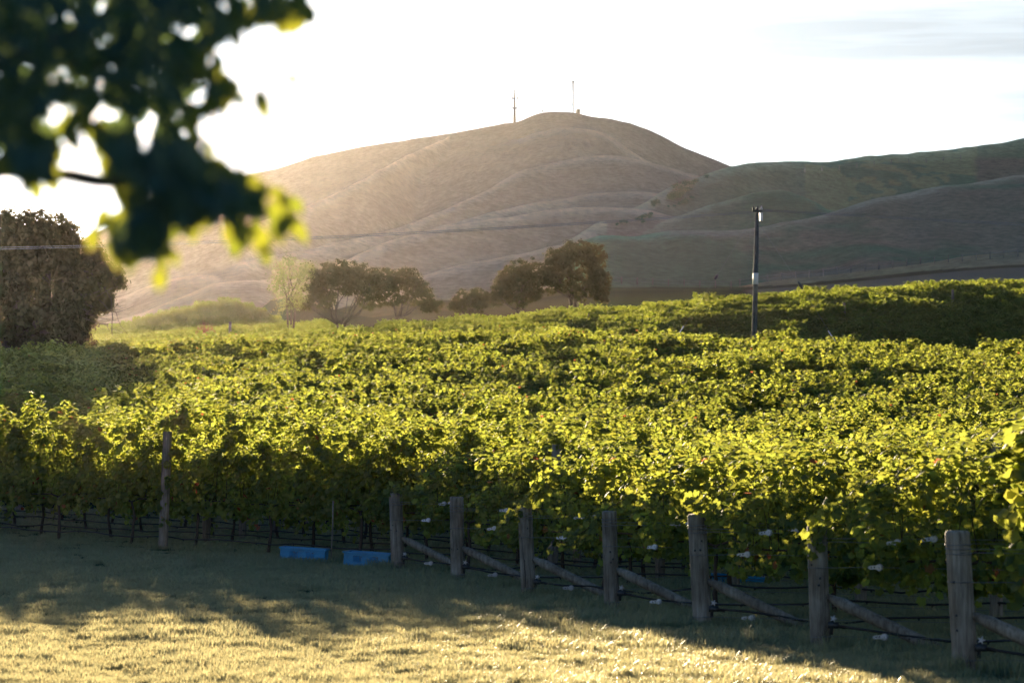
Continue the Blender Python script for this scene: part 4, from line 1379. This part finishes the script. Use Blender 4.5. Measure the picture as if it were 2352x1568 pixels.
mb = MB(); mb.tube([(0, 0, -.3), (0, 0, px(13, D))], .08, 5); mb.build('pole', M_STEEL, e)
mb = MB(); mb.box((-.2, 0, px(3.5, D)), (.9, .7, .7)); mb.box((-.2, 0, px(1.5, D)), (2.6, 1.2, .12))
for q in range(4): mb.box((-1.4 + q * .8, 0, px(1.2, D)), (.12, .12, px(3, D)))
mb.build('equipment_box', M_DARKM, e)

# ------------------------------------------------------------------ utility pole, wires, guys
D = 150.0
top = P(1739, 480, D); bot = P(1732, 800, D)
g_ = gz(bot[0], D)
lean = (top[0] - bot[0]) / (top[2] - bot[2])
bx_ = bot[0] + lean * (g_ - bot[2])
e = empty('utility_pole', (bx_, D, g_))
tag(e, 'tall dark wooden power pole with a white band above the vines', 'pole')
Hh = float(top[2] - g_)
def on_pole(z): return Vector((lean * z, 0, z))
mb = MB(); mb.tube([on_pole(-.5), on_pole(Hh * .5), on_pole(Hh)], [.175, .14, .105], 12); mb.build('pole', M_POLE, e)
z0, z1 = float(P(1736, 653, D)[2] - g_), float(P(1736, 627, D)[2] - g_)
mb = MB(); mb.tube([on_pole(z0), on_pole(z1)], [.152, .147], 14); mb.build('white_band', M_WHITE, e)
mb = MB(); mb.box(on_pole(Hh - .12) + Vector((.0, -.16, 0)), (.5, .09, .10)); mb.build('cross_arm', M_POLE, e, smooth=False)
for sx in (-.2, .0, .22):
    mb = MB(); c = on_pole(Hh - .06) + Vector((sx, -.16, 0)); mb.tube([c, c + Vector((0, 0, .06)), c + Vector((0, 0, .10)), c + Vector((0, 0, .2))], [.03, .075, .045, .03], 8)
    mb.build('insulator', M_DARKM if sx < .1 else M_CLIP, e)
mb = MB(); mb.box(on_pole(Hh - .42) + Vector((.22, -.05, 0)), (.16, .16, .42)); mb.build('switch_box', M_STEEL, e, smooth=False)
mb = MB(); mb.tube([on_pole(.5) + Vector((-.15, -.1, 0)), on_pole(3.5) + Vector((-.14, -.1, 0))], .02, 4); mb.build('conduit', M_DARKM, e)

def cable(pts, r, name='power_line'):
    b = Vector(pts[0])
    mb = MB(); mb.tube([Vector(p) - b for p in pts], r, 4)
    return mb.build(name, M_WIRE, None, loc=tuple(b))
def wire(pic, r, lab, n=40):
    """pic: list of (X,Y,d)"""
    q = [P(*p) for p in pic]
    s = np.linspace(0, 1, n)
    t_ = np.linspace(0, 1, len(q))
    arr = np.array(q)
    # quadratic through the picture points
    out = np.stack([np.polyval(np.polyfit(t_, arr[:, i], min(2, len(q) - 1)), s) for i in range(3)], 1)
    o_ = cable(out, r)
    tag(o_, lab, 'cable', 'power lines from the pole')
wire([(1735, 484, 150), (1300, 515, 144), (700, 547, 136), (0, 569, 128), (-300, 570, 124)], .012, 'upper power line running left from the pole across the hill')
wire([(1736, 487, 150.3), (1300, 518.5, 144.3), (700, 551, 136.3), (0, 573, 128.3), (-300, 574, 124)], .012, 'lower power line running left from the pole across the hill')
wire([(1742, 481, 150), (2050, 497, 156), (2352, 515, 162), (2600, 524, 167)], .010, 'power line running right from the pole to the frame edge')
wire([(1744, 484, 150.3), (2050, 500, 156.3), (2352, 519, 162.3), (2600, 529, 167)], .010, 'second power line just under the one running right')
def guy(a, m, b, lab):
    a, m, b = P(*a), P(*m), P(*b)
    e = empty('guy_wire', tuple(map(float, b)))
    tag(e, lab, 'cable', 'guy wires of the pole')
    b0 = Vector(b)
    mb = MB(); mb.tube([Vector(a) - b0, Vector(m) - b0, Vector((0, 0, 0))], .006, 4); mb.build('wire', M_WIRE, e)
    mv = Vector(m) - b0; dr = (Vector(a) - Vector(m)).normalized()
    mb = MB(); mb.tube([mv - dr * .26, mv - dr * .18, mv, mv + dr * .18, mv + dr * .26], [.02, .06, .085, .06, .02], 8); mb.build('insulator', M_DARKM, e)
    mb = MB(); mb.tube([Vector((0, 0, 0)), -dr * -1.0], .03, 5); mb.build('guard', M_CLIP, e)
guy((1733, 496, 150), (1645, 636, 144.5), (1556, 772, 139), 'guy wire slanting down to the left of the pole with an insulator')
guy((1741, 510, 150), (1838, 655, 149), (1926, 795, 148), 'faint guy wire slanting down to the right of the pole')

# ------------------------------------------------------------------ farm fences, small things far away
def far_fence(pts, step_px, h, label, n_end=None):
    """pts list of (X,Y); posts dropped on the hills where the picture line meets them"""
    e = None
    tops = []
    xs = np.arange(pts[0][0], pts[-1][0], step_px)
    for X in xs:
        Y = np.interp(X, [p[0] for p in pts], [p[1] for p in pts])
        D = ray_hill(X, Y, 605, 1600)
        if D is None: continue
        x, z = hill_z(X, D)
        if e is None:
            e = empty('farm_fence', (x, D, z)); tag(e, label, 'fence')
            b0 = Vector((x, D, z))
        q = Vector((x, D, z)) - b0
        mb = MB(); mb.tube([q + Vector((0, 0, -.3)), q + Vector((0, 0, h))], .12, 4); mb.build('post', M_POST, e)
        tops.append(q + Vector((0, 0, h * .8)))
    if len(tops) > 1:
        for f_ in (1.0, .6):
            mb = MB(); mb.tube([Vector((t.x, t.y, t.z - (1 - f_) * h)) for t in tops], .022, 3); mb.build('wire', M_WIRE, e)
far_fence([(1392, 652), (1690, 660)], 36, 1.7, 'wire fence of thin posts along the foot of the hill')
far_fence([(1700, 655), (1950, 628), (2140, 606), (2352, 590)], 32, 1.7, 'wire fence of thin posts climbing the right hill foot')
far_fence([(1850, 392), (2000, 380), (2240, 365)], 40, 1.7, 'fence line high across the right hill')
# vineyard roadside bits at far left centre
x = (528 - CX) / FPX * 316
e = link('strainer_post', post_mesh(1.9, .16, seed=91), None, loc=(float(x), 316.0, gz(x, 316)))
e.location.z = float(P(528, 778, 316)[2])
tag(e, 'lone post at the far end of the flat vineyard near the red shrub', 'post')

# ------------------------------------------------------------------ overhanging broadleaf tree in the foreground
def inpoly(x, y, poly):
    c = np.zeros(len(x), bool)
    j = len(poly) - 1
    for i in range(len(poly)):
        xi, yi = poly[i]; xj, yj = poly[j]
        with np.errstate(divide='ignore', invalid='ignore'):
            t = ((yi > y) != (yj > y)) & (x < (xj - xi) * (y - yi) / (yj - yi + 1e-9) + xi)
        c ^= t
        j = i
    return c
MASS = [(-160, -220), (640, -220), (650, 0), (690, -5), (682, 40), (655, 62), (630, 40), (600, 26), (535, 50), (500, 85), (470, 115), (450, 165), (500, 190), (530, 215), (510, 235), (440, 262), (445, 320), (470, 372), (525, 418), (590, 440), (600, 468), (575, 485),
        (530, 488), (480, 490), (390, 520), (375, 555), (300, 580), (260, 560), (280, 500), (300, 440), (310, 395), (250, 375), (225, 300), (190, 275), (160, 300), (120, 340), (110, 400), (60, 400), (30, 360), (-160, 340)]
HOLES = [(140, 262, 30), (155, 290, 30), (105, 280, 16), (242, 265, 24), (332, 300, 24), (335, 335, 12), (458, 245, 26), (470, 290, 14), (424, 68, 10), (392, 50, 5), (462, 180, 14), (127, 172, 7), (540, 400, 0), (180, 330, 26)]
e = empty('broadleaf_tree', (-2.35, 5.6, gz(-2.35, 5.6)))
tag(e, 'out of focus broadleaf tree hanging its dark leaves into the top left corner', 'tree')
tb = np.array(e.location)
rg = np.random.default_rng(21)
N0 = 5200
lx = rg.uniform(-160, 700, N0); ly = rg.uniform(-220, 620, N0)
ok = inpoly(lx, ly, MASS)
for (hx, hy, hr) in HOLES:
    ok &= ((lx - hx) ** 2 + (ly - hy) ** 2) > (hr + 9) ** 2
lx, ly = lx[ok], ly[ok]
dd_ = rg.uniform(3.9, 5.4, len(lx))
far_ = rg.uniform(0, 1, len(lx)) < .4
dd_[far_] = rg.uniform(5.4, 7.2, far_.sum())
dd_ = np.where(ly > 330, 3.7 + (dd_ - 3.9) * .25, dd_)      # the low fringe hangs on the near side only
C = np.array([P(a, b, c) for a, b, c in zip(lx, ly, dd_)]) - tb
m = len(C)
N = rg.normal(0, .55, (m, 3)) + (0, -.55, .45)
T = rg.normal(0, .45, (m, 3)) + (.25, 0, -1)
S = rg.uniform(.032, .058, m) * (1 + .1 * (dd_ - 4))
vv, ff, k_ = leaves_np(C, N, T, S, 'oval')
o_ = link('foliage', np_mesh('foliage', vv, ff, M_TREEDARK, {'tint': ('FLOAT', np.repeat(rg.uniform(0, .7, m), k_))}), e)
o_['kind'] = 'stuff'
# single leaves round the outline
OV = []
lv2, lf2 = leaf_shape('oval')
for i in range(4):
    vv = lv2.copy(); vv[:, 1] *= (1.0, .85, 1.15, 1.0)[i]; vv[:, 2] *= (1, 2, 1.5, .5)[i]
    OV.append(np_mesh('leaf', vv, lf2, M_TREELEAF, {'tint': ('FLOAT', np.full(len(vv), (.3, .6, .8, .8)[i]))}))
def one_leaf(X, Y, d, size, ang, mi=None, tilt=None):
    """ang: picture angle of the leaf tip, degrees clockwise from pointing down"""
    a = R(ang)
    t_ = Vector((-math.sin(a), rg.normal(0, .25), -math.cos(a))).normalized()
    n_ = Vector((rg.normal(0, .25), -1, rg.normal(0, .3) + .2)) if tilt is None else Vector(tilt)
    n_ = (n_ - t_ * n_.dot(t_)).normalized()
    b_ = n_.cross(t_)
    c = P(X, Y, d) - tb
    o_ = link('leaf', OV[rg.integers(4) if mi is None else mi], e, loc=tuple(map(float, c)))
    o_.rotation_euler = Matrix((t_, b_, n_)).transposed().to_euler()
    o_.scale = (size, size, size)
for (X, Y, s_, a_) in ((602, 238, .064, -18), (672, 182, .034, -45), (655, 45, .055, -15), (640, 20, .055, 10), (545, 85, .05, 0), (688, 12, .03, 50), (85, 440, .045, 5), (125, 425, .035, -5), (14, 445, .035, 35), (60, 415, .04, 0),
                       (215, 545, .055, 25), (238, 500, .05, 10), (330, 560, .045, -10), (395, 585, .045, -30), (372, 600, .05, 0), (366, 640, .045, 0), (440, 530, .05, -10), (545, 560, .06, 10), (560, 540, .055, 0),
                       (600, 555, .06, 0), (610, 585, .05, -8), (588, 520, .05, 20), (650, 480, .05, -25), (680, 470, .045, -35), (690, 530, .055, -25), (640, 450, .05, -40), (665, 510, .05, -10), (525, 530, .05, 10), (268, 585, .055, -5),
                       (172, 320, .045, -10), (180, 345, .03, 5), (30, 380, .05, -5), (5, 375, .05, 0), (150, 400, .0, 0), (500, 145, .05, -20), (520, 205, .05, -10), (545, 225, .045, -60), (480, 340, .04, -20), (510, 385, .045, -30), (560, 60, .035, -40)):
    if s_ > 0: one_leaf(X, Y, (4.2 if Y < 400 else 4.85) + rg.uniform(-.25, .35), s_, a_)
for q in range(20):
    if q % 2: X_, Y_ = rg.normal(300, 58), rg.normal(545, 42)
    else: X_, Y_ = rg.normal(610, 44), rg.normal(505, 42)
    one_leaf(X_, Y_, rg.uniform(4.6, 5.2), rg.uniform(.04, .062), rg.normal(0, 25))
edge = [(x_, y_) for (x_, y_) in MASS if -20 < x_ < 700 and -20 < y_ < 620]
for i in range(len(edge) - 1):
    (x0, y0), (x1, y1) = edge[i], edge[i + 1]
    n_ = max(1, int(math.hypot(x1 - x0, y1 - y0) / 11))
    if math.hypot(x1 - x0, y1 - y0) > 200: continue
    for q in range(n_):
        f_ = (q + .5) / n_
        one_leaf(x0 + (x1 - x0) * f_ + rg.normal(0, 9), y0 + (y1 - y0) * f_ + rg.normal(0, 9), 4.5 + rg.uniform(-.4, .6), rg.uniform(.036, .056), rg.normal(0, 28))
mb = MB()
mb.tube([(0, 0, -.3), (.02, 0, .8), (.0, .05, 1.6), (.05, .0, 2.5), (.1, .1, 3.6)], [.17, .14, .13, .11, .07], 10)
mb.build('trunk', M_BARK, e)
for q, (X, Y, d_) in enumerate(((560, -40, 4.8), (420, 150, 5.0), (300, 420, 4.9), (560, 440, 4.7), (80, 250, 5.3))):
    mb = MB()
    st_ = np.array((.02, .03, 2.0 + .12 * q)); tgt = P(X, Y, d_) - tb
    pth = limb_path(st_, tgt, rg, 8, .05, -.15)
    mb.tube(pth, list(np.linspace(.040, .004, 8)), 6)
    for w in range(4):
        s0 = pth[rg.integers(3, 6)]
        mb.tube(limb_path(s0, s0 + np.array((rg.normal(.08, .12), rg.normal(0, .2), rg.normal(-.02, .1))), rg, 4, .08), [.006, .005, .004, .002], 4)
    mb.build('branch', M_BARK, e)

# ------------------------------------------------------------------ haze
mb = MB(); mb.box((0, 950, 100 - 1.5), (2900, 2140, 200))
m, n, l, out = mat_new('haze')
pv = n.new('ShaderNodeVolumePrincipled')
pv.inputs['Color'].default_value = (.98, .89, .80, 1)
pv.inputs['Density'].default_value = HAZE_DENSITY
pv.inputs['Anisotropy'].default_value = HAZE_G
l.new(pv.outputs[0], out.inputs['Volume'])
hz = mb.build('haze', m, None, smooth=False)
tag(hz, kind='stuff')
